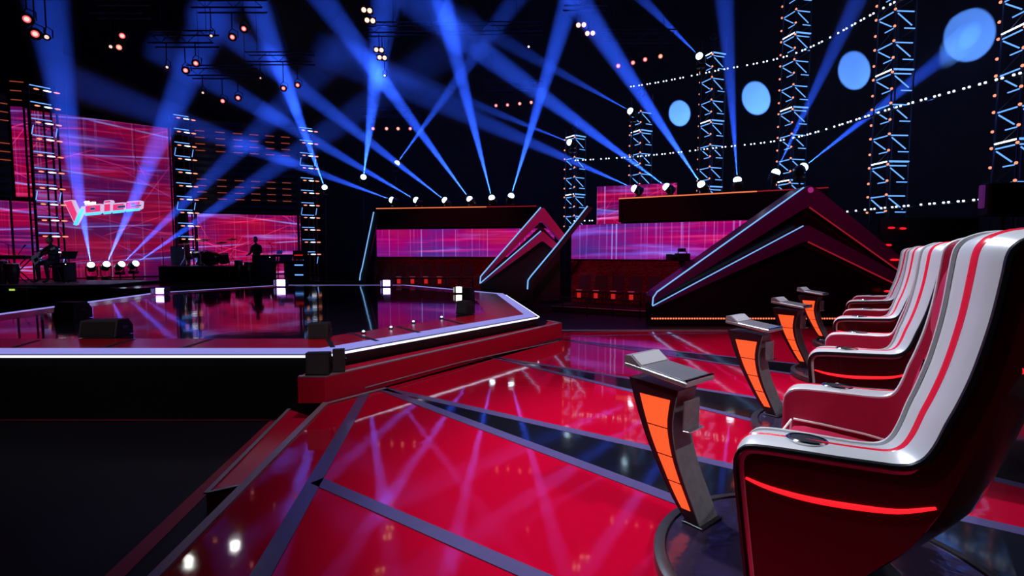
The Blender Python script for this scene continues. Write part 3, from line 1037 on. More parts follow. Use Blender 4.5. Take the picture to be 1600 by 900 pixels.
def tower_left(px, d_, ztop, label, w_=.8):
    v = Y(px, 400, d_)
    t = thing('truss_tower', label, 'truss tower', (v.x, v.y, STZ), math.atan2(v.y, v.x) - PI / 2 + R(12), 'dark truss towers with lamp rungs among the screens')
    H_ = ztop - STZ
    chords(t, w_, 0, H_, .035, M_TRUSSBLACK)
    h = w_ / 2
    bar(t, 'chord', (0, -h, 0), (0, -h, H_), .03, M_TRUSSBLACK)
    obj('base_plate', box((0, 0, .015), (w_ + .2, w_ + .2, .03), .01), M_TRUSSBLACK, t)
    n = int((H_ - 1.3) / .62)
    for k in range(n + 1):
        z = H_ - .25 - k * .62
        bar(t, 'rung', (-h, -h, z), (h, -h, z), .022, M_TRUSSBLACK)
        bar(t, 'rung', (-h, h, z), (h, h, z), .022, M_TRUSSBLACK)
        bar(t, 'led_batten', (-h * .9, -h - .03, z + .10), (h * .6, -h - .03, z + .10), .018, E_TUBE)
        for i, (x, mt, r) in enumerate(((-.18, E_AMBERLAMP, .085), (.14, E_WHITELAMP, .13), (.42, E_AMBERLAMP, .10))):
            me = mesh_of(ball((0, 0, 0), 1, 10, 6), mt, True, 'trussball' + mt.name)
            obj('rung_lamp', me, mt, t, mtx=Matrix.Translation((x, -h - .08, z - .03)) @ Matrix.Diagonal((r, .05, .028, 1)))
        if k % 4 == 2:
            for x in (-h * .95, h * .8):
                bar(t, 'led_batten', (x, -h - .03, z - .5), (x + .06, -h - .03, z - .15), .016, E_TUBE)
    return t


tower_left(77, 20.4, 8.1, 'dark truss tower with lamp rungs at the left, beside the logo sign')
tower_left(291, 24.6, 8.1, 'dark truss tower with lamp rungs between the tall and the band screen')
tower_left(482, 26.6, 8.0, 'dark truss tower with lamp rungs right of the band screen')

# =================================================================== ROWS OF BULBS ALONG THE CURVE
plan2 = []
for t, v in TW:
    u = Vector((v.x, v.y, 0)).normalized()
    plan2.append(Vector((v.x, v.y, 0)) - u * .62)
first = plan2[0] + (plan2[0] - plan2[1]) * 1.2
curve = smooth_curve([first] + plan2, 24)


def bulb_row(z, s0, s1, label):
    seg = [Vector((p.x, p.y, z)) for p in curve[int(s0 * (len(curve) - 1)):int(s1 * (len(curve) - 1)) + 1]]
    t = thing('bulb_rail', label, 'light strip', (seg[0].x, seg[0].y, z), group='bulb rails strung between the towers')
    wpart(t, 'rail', tube([p + Vector((0, 0, -.05)) for p in seg], .022, 6), M_TRUSSBLACK)
    shapes, acc = [], 0.0
    for a, b_ in zip(seg[:-1], seg[1:]):
        ln = (b_ - a).length
        while acc < ln:
            for dx in (0, .115):
                if acc + dx < ln + .1:
                    shapes.append(ball(a + (b_ - a) * ((acc + dx) / ln), .030, 6, 4))
            acc += .33
        acc -= ln
    tag(wpart(t, 'bulb', join(*shapes), E_WHITEBLUE), kind='stuff')
    # thin drop wires from the rail's ends to the towers
    return t


bulb_row(8.43, .0, .86, 'uppermost string of cool white bulbs between the towers')
bulb_row(5.57, .0, 1.0, 'middle string of cool white bulbs between the towers')
bulb_row(2.86, .13, .40, 'lowest string of cool white bulbs, right of the big chevron')
bulb_row(2.98, .86, 1.0, 'short low string of cool white bulbs near the shortest tower')

# =================================================================== AUDIENCE STANDS
def stand(label, p, q, depth, ztop, z_scr0, z_scr1, bal0, bal1, scr, name='audience_stand'):
    m_, ln = frame_between(Vector((p[0], p[1], LOW)), Vector((q[0], q[1], LOW)))
    t = thing(name, label, 'stand', group='audience stands')
    t.matrix_basis = m_
    z = lambda a: a - LOW
    obj('brick_wall', box((ln / 2, depth / 2, z(z_scr0) / 2), (ln, depth, z(z_scr0))), M_BRICK, t)
    a, b_ = bal0 * ln, bal1 * ln
    obj('core', box(((a + b_) / 2, depth / 2 + .15, (z(z_scr0) + z(ztop)) / 2 - .01), (b_ - a, depth - .3, ztop - z_scr0 - .02)), M_BLACK, t)
    obj('balcony_panel', box(((a + b_) / 2, .06, (z(z_scr1) + z(ztop)) / 2 + .02), (b_ - a, .12, ztop - z_scr1 - .04), .01), M_BALC, t)
    obj('edge_line', box((a + (b_ - a) * .35, -.01, z(ztop) + .015), ((b_ - a) * .70, .03, .035)), E_ORANGELINE, t)
    obj('edge_line', box((a + (b_ - a) * .85, -.01, z(ztop) + .015), ((b_ - a) * .30, .03, .03)), E_REDLINE, t)
    obj('deck', box(((a + b_) / 2, depth / 2 + .15, z(ztop) + .02), (b_ - a, depth - .3, .04)), M_BLACK, t)
    return t, m_, ln


st1, m1, ln1 = stand('audience stand left of the small chevron, brick base and orange edge', P2(584, 21.5), P2(868, 20.2), 3.0, 3.42, 1.42, 2.58, .02, .90, S_BLE1)
st2, m2, ln2 = stand('audience stand behind the big chevron, brick base and long orange edge', P2(893, 18.4), P2(1290, 14.6), 2.3, 3.42, 1.36, 2.60, .22, 1.0, S_BLE2)


def screen_on(m_, a, b_, z0, z1, material, label):
    t = thing('led_screen', label, 'screen', group='LED picture walls')
    t.matrix_basis = m_ @ Matrix.Translation((a, -.035, z0 - LOW))
    w_, h = b_ - a, z1 - z0
    obj('cabinet', box((w_ / 2, .02, h / 2), (w_, .03, h)), M_BLACK, t)
    obj('picture', box((w_ / 2, -.003, h / 2), (w_ - .02, .012, h - .02)), material, t)
    return t


screen_on(m1, .02 * ln1, .995 * ln1, 1.43, 2.57, S_BLE1, 'long low LED screen left of the small chevron')
screen_on(m2, .0, .80 * ln2, 1.37, 2.59, S_BLE2, 'long low LED screen running behind the big chevron')
led_screen('small raised LED screen above the second stand', P2(931, 21.2), P2(1056, 20.0), 2.75, 4.32, S_SMALL, foot=LOW)

# =================================================================== CHEVRON ENTRANCES
def chevron(label, y, thick, outer_top, outer_low, inner_top, inner_low, body, matm, dots=None):
    pts = lambda pp, yy=y: [Y(px, py, yy) for px, py in pp]
    b0 = pts(body)
    t = thing('chevron_entrance', label, 'entrance', (b0[0].x, y, LOW), group='chevron entrances')
    back = (0, thick, 0)
    wpart(t, 'outer_band', prism(pts(outer_top) + pts(outer_low)[::-1], back), matm)
    wpart(t, 'inner_band', prism(pts(inner_top) + pts(inner_low)[::-1], back), matm)
    bb = [Vector((p.x, p.y + .18, max(p.z, LOW + .002))) for p in b0]
    wpart(t, 'dark_face', prism(bb, (0, thick - .2, 0)), M_CHEVBODY)
    return t


def neon(root, name, px_path, y, r, material, back=0.0):
    p = [Y(a, b_, y) + Vector((0, back, 0)) for a, b_ in px_path]
    return wpart(root, name, tube(p, r, 6), material)


CB = 13.2
cb = chevron('big chevron entrance with painted maroon reflections and pale blue neon edges', CB, .7,
             [(1019, 474), (1020, 464), (1026, 456), (1256, 294), (1266, 290), (1276, 294), (1450, 436)],
             [(1023, 474), (1026, 469), (1030, 466), (1252, 329), (1264, 323), (1274, 328), (1440, 448)],
             [(1021, 477), (1255, 353), (1264, 352), (1450, 452)],
             [(1025, 480), (1253, 379), (1262, 377), (1450, 468)],
             [(1019, 560), (1019, 476), (1256, 330), (1264, 326), (1470, 470), (1470, 560)], M_CHEVBIG)
neon(cb, 'neon_edge', [(1019, 477), (1020, 465), (1026, 456), (1255, 293)], CB, .018, E_CYAN, -.03)
neon(cb, 'neon_edge', [(1019, 478), (1060, 456), (1254, 353)], CB, .016, E_CYAN, -.03)
neon(cb, 'red_edge', [(1264, 324), (1440, 449)], CB, .018, E_REDLINE, -.02)
neon(cb, 'red_edge', [(1262, 378), (1450, 469)], CB, .018, E_REDLINE, -.02)
# dotted amber line along the foot
shapes = []
x0, x1 = Y(1022, 499, CB), Y(1420, 499, CB)
nd = 96
for k in range(nd):
    p = x0 + (x1 - x0) * (k / (nd - 1))
    shapes.append(ball((p.x, CB + .165, p.z), .028, 6, 4))
tag(wpart(cb, 'foot_dot', join(*shapes), glow('amber_dot', (1.0, .20, .09), 1.2, False)), kind='stuff')
wpart(cb, 'apex_cap', ball(Y(1266, 297, CB) + Vector((0, -.02, 0)), .075, 14, 8, (1, .35, 1)), glow('apex_red_lamp', (.55, .03, .30), .6, False), True)

CS = 17.4
cs = chevron('small metal chevron entrance with painted pink reflections and pale blue neon edges', CS, .7,
             [(750, 436), (752, 430), (846, 325), (850, 325), (886, 371)],
             [(756, 436), (758, 432), (845, 346), (849, 346), (880, 380)],
             [(751, 441), (845, 362), (849, 362), (874, 384)],
             [(754, 444), (845, 378), (849, 377), (868, 393)],
             [(750, 470), (750, 441), (846, 352), (876, 384), (876, 470)], M_CHEV)
neon(cs, 'neon_edge', [(750, 443), (751, 432), (756, 426), (845, 324)], CS, .022, E_CYAN, -.03)
neon(cs, 'neon_edge', [(751, 442), (845, 361)], CS, .020, E_CYAN, -.03)

# two free-standing neon lines on slim black fins
for pth, y, lab in (([(584, 331), (575, 374), (566, 418), (563, 428), (562, 438)], 20.6, 'leaning pale blue neon line left of the first stand'),
                    ([(918, 322), (870, 383), (829, 432), (825, 438), (824, 452)], 16.8, 'leaning pale blue neon line crossing before the small chevron')):
    P = [Y(a, b_, y) for a, b_ in pth]
    t = thing('neon_line', lab, 'neon line', (P[-1].x, y, LOW), group='leaning neon lines')
    wpart(t, 'tube', tube(P, .024, 6), E_CYAN)
    fin = P + [Vector((P[-1].x, y, LOW + .001)), Vector((P[-1].x + .18, y, LOW + .001))] + [p + Vector((.18, 0, -.05)) for p in P[::-1]]
    wpart(t, 'fin', prism([p + Vector((.01, .06, 0)) for p in fin], (0, .12, 0)), M_BLACK)

# =================================================================== DARK SEATING BLOCK AT THE RIGHT
sb = thing('side_seating_block', 'dark side seating block right of the coach chairs with small red lamps', 'seating', (10.6, 8.8, LOW))
wpart(sb, 'tier', box((13.0, 8.0, .35), (2.6, 5.0, 1.34), .02), M_BLACK)
wpart(sb, 'tier', box((13.6, 8.0, 1.3), (1.4, 5.0, .5), .02), M_BLACK)
rp = [Y(1376, 340, 14.0), Y(1530, 340, 14.0)]
wpart(sb, 'rear_panel', box(((rp[0].x + rp[1].x) / 2, 14.05, (2.55 + LOW) / 2), (rp[1].x - rp[0].x, .1, 2.55 - LOW)), M_BLACK)
for px, py in ((1393, 356), (1411, 357), (1388, 383)):
    v = Y(px, py, 13.97)
    wpart(sb, 'marker_lamp', ball(v, .05, 10, 6, (2.0, .6, .6)), E_REDDOT, True)
for px, py in ((1398, 406), (1388, 455)):
    v = Y(px, py, CB - .02)
    wpart(cb, 'marker_lamp', ball(v, .05, 10, 6, (2.4, .5, .6)), E_REDDOT, True)
# black monitor at the right edge
v = Y(1572, 312, 9.5)
mo_ = thing('ceiling_monitor', 'large black display cabinet seen from behind at the right edge', 'monitor', (v.x, v.y, v.z))
obj('cabinet', box((0, 0, 0), (.85, .25, .62), .03), M_BLACK, mo_)
obj('stand_pole', cyl((0, .05, LOW - v.z), (0, .05, -.3), .04), M_BLACK, mo_)
obj('side_light', box((-.47, -.02, .05), (.05, .1, .42), .01), glow('purple_side_light', (.35, .05, .45), .18, False), mo_)

# =================================================================== MOVING HEADS AND THEIR BEAMS
BLUE = (0.022, 0.095, 1.0)


def moving_head(label, S, T, support, energy=16000, angle=7.0, color=BLUE, group='moving head lamps', length=None, beam_label=None, r_lens=.10, lens=None, haze=True):
    S, T = Vector(S), Vector(T)
    d_ = (T - S).normalized()
    t = thing('moving_head_lamp', label, 'stage lamp', (S.x, S.y, support), 0, group)
    q = d_.to_track_quat('Z', 'Y').to_matrix().to_4x4()
    rel = S - Vector((S.x, S.y, support))
    hz = rel.z
    head = Matrix.Translation(rel) @ q
    hd = obj('head', lathe([(.09, -.36), (.15, -.32), (.16, -.16), (.135, -.08), (.115, -.06)], 14), M_BLACKSAT, t, True, key='mh_head', mtx=head)
    obj('lens', ball((0, 0, -.03), .13, 14, 8, (1, 1, .85)), lens or E_LENS, hd, True, key='mh_lens' + (lens or E_LENS).name)
    # yoke and base
    piv = rel - d_ * .17
    side = d_.cross(Vector((0, 0, 1)))
    side = side.normalized() if side.length > .05 else Vector((1, 0, 0))
    yb = piv.z - .30 if piv.z - .32 > .25 else .072
    if piv.z - .32 > .25:
        obj('pole', cyl((piv.x, piv.y, .012), (piv.x, piv.y, yb), .03), M_BLACK, t)
        obj('foot', box((piv.x, piv.y, .012), (.5, .5, .022), .005), M_BLACK, t)
    obj('base', box((piv.x, piv.y, yb - .0), (.30, .26, .14), .02), M_BLACKSAT, t)
    for s in (-1, 1):
        a = piv + side * (s * .19)
        obj('yoke_arm', tube([(piv.x + side.x * s * .11, piv.y + side.y * s * .11, yb + .06), (a.x, a.y, yb + .09), (a.x, a.y, a.z), (a.x - side.x * s * .03, a.y - side.y * s * .03, a.z)], .025, 6), M_BLACK, t)
    # light
    L = length or (T - S).length * 1.25
    half = R(angle / 2)
    spot('beam_source', S + d_ * .10, S + d_ * 5, energy * 9.0, color, angle, .75, .004)
    if haze:
        n = 20
        r0, r1 = .10, .10 + L * math.tan(half * 1.02)
        rings = [[S + d_ * .105 + (q.to_3x3() @ Vector((math.cos(2 * PI * k / n) * r, math.sin(2 * PI * k / n) * r, dz))) for k in range(n)] for r, dz in ((r0, 0), (r1, L))]
        b_ = obj('haze_shaft', loft(rings, True, True), M_HAZE)
        tag(b_, beam_label or 'haze lit blue by the ' + label, kind='structure')
    return t


def wall_hit(px, py):
    """where the sight line meets the curved wall"""
    r = ray(px, py)
    for a, b_ in zip(sm[:-1], sm[1:]):
        # solve t * r.xy = a + u (b - a)
        dx, dy = b_.x - a.x, b_.y - a.y
        det = r.x * -dy + r.y * dx
        if abs(det) < 1e-9:
            continue
        t_ = (a.x * -dy + a.y * dx) / det
        u = (r.x * a.y - r.y * a.x) / det
        if t_ > 0 and -1e-6 <= -u <= 1 + 1e-6 or t_ > 0 and 0 <= u <= 1:
            p = _O + r * t_
            if min(a.x, b_.x) - .01 <= p.x <= max(a.x, b_.x) + .01 and min(a.y, b_.y) - .01 <= p.y <= max(a.y, b_.y) + .01:
                return p
    return Y(px, py, 20)


ordn = ['first', 'second', 'third', 'fourth', 'fifth', 'sixth']
row1 = [((611, 312), (200, 160), 21.0, 6500), ((649, 312), (330, 125), 20.5, 8000), ((694, 312), (395, 80), 19.5, 10000), ((733, 310), (505, 0), 18.5, 15000), ((768, 308), (690, 0), 18.0, 16000), ((799, 305), (890, 0), 18.0, 15000)]
for i, (s_, t_, td_, en) in enumerate(row1):
    d0 = 22.3 - (s_[0] - 584) / 284 * 1.2
    S, T = Y(*s_, d0), Y(*t_, td_)
    moving_head('moving head lamp on the first stand, %s from its left end' % ordn[i], S, T, 3.47, en, 7.0)
row2 = [((990, 294), (600, 122), 19.5, 6000, 3.47), ((1040, 291), (650, 5), 18.5, 13000, 3.47), ((1095, 287), (902, 0), 15.0, 15000, 3.47), ((1152, 280), (1132, 0), 16.0, 6000, 3.47), ((1213, 268), (1340, 0), 15.0, 4500, 3.47), ((1257, 260), (1515, 57), 15.0, 7000, 3.47)]
for i, (s_, t_, td_, en, sup) in enumerate(row2):
    k = (s_[0] - 893) / 397
    d0 = (18.4 - 3.8 * k) + .95
    S, T = Y(*s_, d0), Y(*t_, td_)
    if i == 5:
        T = wall_hit(*t_)
        T = S + (T - S) * (1.0 / 1.25)
    moving_head('moving head lamp on the second stand, %s from its left end' % ordn[i], S, T, sup, en, 7.0 if i < 5 else 6.0)
# three on tall poles between band screen and stand
for (s_, t_, d0, td_, en, lb) in (((507, 292), (398, 0), 25.0, 18.0, 17000, 'moving head lamp on a pole right of the band screen'),
                                  ((568, 276), (603, 0), 24.4, 17.0, 17000, 'moving head lamp on a pole above the first neon line'),
                                  ((621, 254), (805, 0), 25.6, 24.0, 6500, 'highest moving head lamp on a pole behind the first stand')):
    moving_head(lb, Y(*s_, d0), Y(*t_, td_), LOW, en, 7.0)
# small ones on the tower heads
for (s_, t_, d0, td_, en, lb) in (((1092, 87), (985, -20), 19.6, 17.0, 3500, 'small white lamp beside the top of the fourth truss tower'),
                                  ((984, 173), (760, 50), 21.3, 19.0, 3000, 'small white lamp beside the top of the fifth truss tower'),
                                  ((889, 222), (660, 130), 21.7, 20.0, 3000, 'small white lamp beside the top of the shortest truss tower')):
    S = Y(*s_, d0)
    moving_head(lb, S, Y(*t_, td_), LOW, en, 6.5)
# four on the band floor under the logo
for i, (s_, t_, d0, td_, en) in enumerate((((142, 413), (72, 0), 22.0, 15.5, 17000), ((167, 412), (342, 0), 22.0, 17.0, 17000), ((191, 412), (480, 130), 22.0, 21.0, 7000), ((213, 411), (640, 118), 22.0, 22.0, 7000))):
    moving_head('moving head lamp on the band floor under the logo, %s from left' % ordn[i], Y(*s_, d0), Y(*t_, td_), STZ - .02, en, 6.5)

# soft-edged pools on the dark curved wall, thrown by unseen spots added clear of the beams
for px, py, src, rad, en in ((1062, 178, (1068, 300, 19.0), 16, 100000), (1182, 155, (1185, 292, 17.4), 20, 100000), (1335, 112, (1300, 300, 14.8), 22, 80000), (1515, 57, (1420, 250, 12.0), 33, 60000)):  # the last one is extra, brightening the pool where a beam ends
    T = wall_hit(px, py)
    S = Y(*src)
    ang = 2 * math.degrees(math.atan(rad * T.y / FPX / (T - S).length))
    spot('added_pool_spot', S, T, en, (0.10, 0.32, 1.0), ang, .15, .03)

# =================================================================== HUNG PAR LAMPS AND BLINDERS
def hang_frame(label, px_list, d_, zup=.55):
    """a short ladder truss hung from the ceiling, above the given pixels"""
    P = [Y(px, py, d_) for px, py in px_list]
    x0, x1 = min(p.x for p in P) - .5, max(p.x for p in P) + .5
    z = max(p.z for p in P) + zup
    y = d_ + .15
    t = thing('hanging_truss', label, 'truss', ((x0 + x1) / 2, y, z), group='short trusses hung from the ceiling')
    h = (x1 - x0) / 2
    for zz in (0, .32):
        for yy in (-.15, .15):
            bar(t, 'chord', (-h, yy, zz), (h, yy, zz), .022, M_TRUSS)
    n = max(3, int(h * 2 / .35))
    for k in range(n):
        xa, xb = -h + 2 * h * k / n, -h + 2 * h * (k + 1) / n
        bar(t, 'lacing', (xa, -.15, 0 if k % 2 else .32), (xb, -.15, .32 if k % 2 else 0), .010, M_TRUSS)
    for xx in (-h * .7, h * .7):
        bar(t, 'hanging_cable', (xx, 0, .32), (xx, 0, 18.52 - z), .008, M_BLACK)
    return t, z


def par(label, px, py, d_, ztruss, material=None, r=.11, aim=(0, -1, -.45)):
    S = Y(px, py, d_)
    t = thing('hanging_par_lamp', label, 'stage lamp', S, group='round lamps hung above the stage')
    dv = Vector(aim).normalized()
    dv = (Vector((0, 0, CAMH + 1)) - S).normalized() * .8 + dv * .2
    q = dv.normalized().to_track_quat('Z', 'Y').to_matrix().to_4x4()
    k = r / .11
    can = obj('can', lathe([(.07, -.26), (.11, -.22), (.125, -.05), (.125, .01), (.112, .012)], 14), M_BLACK, t, True, key='par_can', mtx=q @ Matrix.Diagonal((k, k, k, 1)))
    obj('lens', lathe([(.112, .004), (.06, .014), (.004, .016)], 16), material or E_PINK, can, True, key='par_lens' + (material or E_PINK).name)
    obj('centre_ring', lathe([(.045, .016), (.045, .019), (.025, .0205), (.025, .017)], 12), E_RING, can, True, key='par_ring')
    top = ztruss - S.z
    obj('bracket', tube([(-.14 * k, .06, 0), (-.14 * k, .06, .16), (0, 0, .22), (.14 * k, .06, .16), (.14 * k, .06, 0)], .012, 6), M_BLACK, t)
    obj('hanging_clamp', cyl((0, 0, .21), (0, 0, top - .021), .014), M_BLACK, t)
    return t


def blinder(label, px, py, d_, ztruss):
    S = Y(px, py, d_)
    t = thing('hanging_blinder', label, 'stage lamp', S, group='twin-cell blinder lamps')
    dv = (Vector((0, 0, CAMH)) - S).normalized()
    q = dv.to_track_quat('Z', 'Y').to_matrix().to_4x4()
    bd = obj('housing', box((0, 0, -.05), (.34, .19, .10), .01), M_BLACK, t, mtx=q)
    for s in (-1, 1):
        obj('cell', lathe([(.066, .001), (.05, .02), (.004, .03)], 12), E_BLIND, bd, True, key='blind_cell', mtx=Matrix.Translation((s * .08, 0, 0)))
    obj('hanging_clamp', cyl((0, .06, .02), (0, 0, ztruss - S.z - .032), .014), M_BLACK, t)
    return t


clusters = [
    ('at the upper left corner', 11.0, [(42, 30, 'pink', .11), (55, 53, 'pink', .11), (73, 58, 'small', .06)]),
    ('left of the second blue beam', 13.0, [(191, 56, 'pink', .10), (186, 74, 'amber', .10), (173, 73, 'small', .055)]),
    ('crossed by the second blue beam', 14.5, [(306, 99, 'pink', .095), (290, 110, 'pink', .095), (261, 105, 'small', .05)]),
    ('at the top right of the second blue beam', 14.0, [(381, 45, 'pink', .095), (363, 58, 'pink', .095), (330, 56, 'small', .05)]),
    ('above the louvre panel', 17.0, [(372, 153, 'pink', .10), (348, 158, 'pink', .10), (317, 145, 'small', .05)]),
    ('beside the third blue beam', 18.0, [(443, 138, 'pink', .10), (465, 133, 'pink', .10), (407, 122, 'small', .04)]),
    ('in the row over the first stand', 22.0, [(583, 201, 'pink', .11), (604, 201, 'amber', .11), (622, 201, 'amber', .11), (641, 201, 'pink', .11)]),
    ('in the row over the centre', 21.0, [(775, 165, 'pink', .10), (793, 164, 'pink', .10), (812, 162, 'amber', .10), (830, 160, 'amber', .10)]),
    ('in the row left of the fourth tower', 17.5, [(966, 103, 'pink', .11), (989, 98, 'pink', .11), (1008, 93, 'pink', .11), (1032, 88, 'amber', .11)]),
]
for where, d_, lamps in clusters:
    tr, zt = hang_frame('short truss hung above the round lamps ' + where, [(a, b_) for a, b_, _, _ in lamps], d_)
    for i, (px, py, kd, r) in enumerate(lamps):
        if len(lamps) == 3:
            wd = ('larger pink lamp, upper of the two', 'larger %s lamp, lower of the two' % kd, 'small white lamp hung')[i]
        else:
            wd = 'round %s lamp, %s from left' % ('amber' if kd == 'amber' else 'pink', ordn[i])
        par('%s %s' % (wd, where), px, py, d_ + (.3 if i % 2 else 0), zt, {'pink': E_PINK, 'amber': E_AMBER, 'small': E_RING}[kd], r)
for nm, d_, lst in (('inside the beam from the first neon line', 15.0, [(573, 16), (578, 32)]), ('lower inside the beam from the first neon line', 17.0, [(592, 78), (597, 90)]), ('where two blue beams cross near the top', 15.5, [(908, 39), (922, 52)])):
    tr, zt = hang_frame('short truss hung above the twin-cell lamps ' + nm, lst, d_)
    for i, (px, py) in enumerate(lst):
        blinder('%s twin-cell lamp %s' % (('upper', 'lower')[i], nm), px, py, d_ + (.3 if i % 2 else 0), zt)
tr, zt = hang_frame('short truss hung above the two tiny white lamps', [(600, 118), (826, 73)], 19.0)
par('tiny greenish white lamp beside the blue beam over the first stand', 601, 118, 19.0, zt, E_WHITELAMP, .055)
par('tiny white lamp hung alone over the centre', 826, 73, 19.0, zt, E_WHITELAMP, .055)
# key lamps whose glints show in the near left corner of the red floor
for i, (px, py) in enumerate(((295, 880), (368, 852))):
    f_ = G(px, py, 0)
    r_ = ray(px, py)
    up_ = Vector((r_.x, r_.y, -r_.z))
    S = f_ + up_ * (16.4 / up_.z)
    t = thing('hanging_key_lamp', '%s white key lamp hung under the ceiling far above the band' % ('left', 'right')[i], 'stage lamp', S, group='white key lamps under the ceiling')
    q = (f_ - S).normalized().to_track_quat('Z', 'Y').to_matrix().to_4x4()
    can = obj('can', lathe([(.2, -.5), (.30, -.4), (.34, .0), (.32, .01)], 16), M_BLACK, t, True, mtx=q)
    obj('lens', lathe([(.31, .0), (.2, .02), (.01, .03)], 16), glow('key_lens_white_%s' % 'ab'[i], (1, .97, .95), 25.0), can, True)
    obj('hanging_clamp', cyl((0, 0, .3), (0, 0, 18.52 - S.z), .02), M_BLACK, t)

# =================================================================== LOGO SIGN
LD = 21.4


def lq(px, py, off=0.0):
    d_ = LD + (px - 160) / 120 * 1.4
    return Y(px, py, d_) + Vector((0, -off, 0))


def lpoly(pp, off, th):
    return prism([lq(a, b_, off) for a, b_ in pp], (0, th, 0))


lg = thing('hanging_logo_sign', 'glowing logo sign reading the Voice, pink letters with white edges', 'sign', lq(160, 335))
vv = wpart(lg, 'letter_v', lpoly([(102.5, 314.2), (116.2, 312.6), (125.2, 332.6), (130.5, 323), (136, 322.3), (121.2, 351.6), (119.8, 350.8)], .10, .16), E_LOGOWHITE)
vf = wpart(lg, 'letter_v_face', lpoly([(105, 315.8), (115.2, 314.4), (123.6, 334.2), (119.9, 346)], .14, .06), E_LOGOPINK)
wpart(lg, 'letter_v_edge', tube([lq(121, 352, .12), lq(125.5, 343, .12), lq(133, 327, .12)], .06, 6), E_LOGOCYAN)


def letter(name, q4, face, hole=None, notch=None):
    """q4: corner pixels tl, tr, br, bl; face / hole / notch: rectangles in 0..1"""
    tl, tr, br_, bl = [Vector((*p, 0)) for p in q4]

    def at(u, v):
        p = (tl * (1 - u) + tr * u) * (1 - v) + (bl * (1 - u) + br_ * u) * v
        return (p.x, p.y)

    def rect(r):
        return [at(r[0], r[1]), at(r[2], r[1]), at(r[2], r[3]), at(r[0], r[3])]
    e = .12
    wpart(lg, name, lpoly([at(e, 0), at(1 - e, 0), at(1, e), at(1, 1 - e), at(1 - e, 1), at(e, 1), at(0, 1 - e), at(0, e)], .10, .16), E_LOGOWHITE)
    for r in face:
        wpart(lg, name + '_face', lpoly(rect(r), .135, .05), E_LOGOPINK)
    for r in hole or []:
        wpart(lg, name + '_hole', lpoly(rect(r), .145, .05), M_LOGOHOLE)
    wpart(lg, name + '_edge', tube([lq(*at(.03, 1.04), .12), lq(*at(.97, 1.04), .12)], .055, 6), E_LOGOCYAN)


M_LOGOHOLE = glow('logo_hole_blue', (.01, .10, .35), .5, False)
letter('letter_o', [(134.8, 320.5), (162.4, 318.3), (162.4, 332.6), (135.4, 335.2)], [(.10, .16, .36, .84), (.36, .16, .64, .34), (.64, .16, .90, .84), (.36, .66, .64, .84)], [(.40, .38, .60, .62)])
letter('letter_i', [(165.0, 313.9), (177.4, 312.6), (177.2, 331.4), (164.6, 332.8)], [(.18, .08, .82, .20), (.18, .34, .82, .90)])
letter('letter_c', [(178.6, 318.2), (198.4, 316.2), (198.2, 329.6), (178.4, 331.6)], [(.10, .16, .42, .84), (.42, .16, .90, .34), (.42, .66, .90, .84)], [(.48, .38, 1.0, .62)])
letter('letter_e', [(198.8, 315.4), (223.6, 313.4), (222.6, 326.8), (198.8, 329.2)], [(.08, .14, .34, .86), (.34, .14, .90, .28), (.66, .28, .90, .48), (.34, .72, .90, .86)], [(.40, .30, .62, .42), (.40, .54, 1.0, .66)])
for nm, rects in (('small_letter_t', [((137.2, 314.6), (138.6, 320.4)), ((135.4, 316.0), (140.4, 317.0))]), ('small_letter_h', [((141.4, 314.6), (142.8, 320.0)), ((142.8, 316.4), (145.8, 317.4)), ((145.0, 316.4), (146.4, 319.8))]), ('small_letter_e', [((147.8, 315.8), (149.2, 319.6)), ((149.2, 315.8), (153.0, 316.7)), ((149.2, 317.2), (152.4, 317.9)), ((149.2, 318.7), (153.2, 319.5))])):
    sh = join(*[lpoly([a, (b_[0], a[1]), b_, (a[0], b_[1])], .15, .06) for a, b_ in rects])
    wpart(lg, nm, sh, E_WHITELAMP)
for px in (112, 215):
    p = lq(px, 314)
    wpart(lg, 'hanging_cable', cyl((p.x, p.y, p.z), (p.x, p.y, 18.52), .008), M_BLACK)

# =================================================================== FOOT LIGHTS ON THE STAGE
def foot_light(label, px, py, wpx, hpx, material):
    b0 = G(px, py, STZ)
    k = b0.y / FPX
    w_, h = wpx * k, hpx * k
    t = thing('foot_light', label, 'stage lamp', (b0.x, b0.y, STZ + .004), 0, 'square lamps on the far stage rim')
    obj('housing', box((0, .12, h / 2 + .02), (w_ + .06, .2, h + .02), .02), M_BLACK, t)
    obj('lens', box((0, .006, h / 2 + .02), (w_, .02, h - .02), .006), material, t)
    for s in (-1, 1):
        obj('barn_door', prism([(s * (w_ / 2 + .03), .02, .02), (s * (w_ / 2 + .06), -.10, .02), (s * (w_ / 2 + .06), -.10, h), (s * (w_ / 2 + .03), .02, h)], (s * .008, 0, 0)), M_BLACK, t)
    obj('foot', box((0, .12, .008), (w_, .16, .014)), M_BLACK, t)
    return t


foot_light('square violet stage lamp below the four floor lamps', 250, 461, 13, 10, E_VIOLET)
foot_light('square violet stage lamp on the rim before the band screen', 439, 448.5, 13, 11, E_VIOLET)
foot_light('square violet stage lamp on the rim before the first stand', 604, 448.5, 11, 10, E_VIOLET)
foot_light('square warm white stage lamp left of the two stage speakers', 717, 459, 9, 10, E_WARM)
for i, (px, py) in enumerate(((568, 521), (611, 514), (646, 505), (690, 498))):
    p = G(px, py, STZ)
    t = thing('rim_marker_light', 'tiny blue white marker light on the red stage border, %s from the near corner' % ordn[i], 'lamp', (p.x, p.y, STZ + .002), group='tiny lights on the stage border')
    obj('puck', lathe([(.035, 0), (.035, .015), (.022, .02)], 12), M_BLACK, t, True)
    obj('dome', ball((0, 0, .026), .02, 10, 6), E_STAR, t, True)

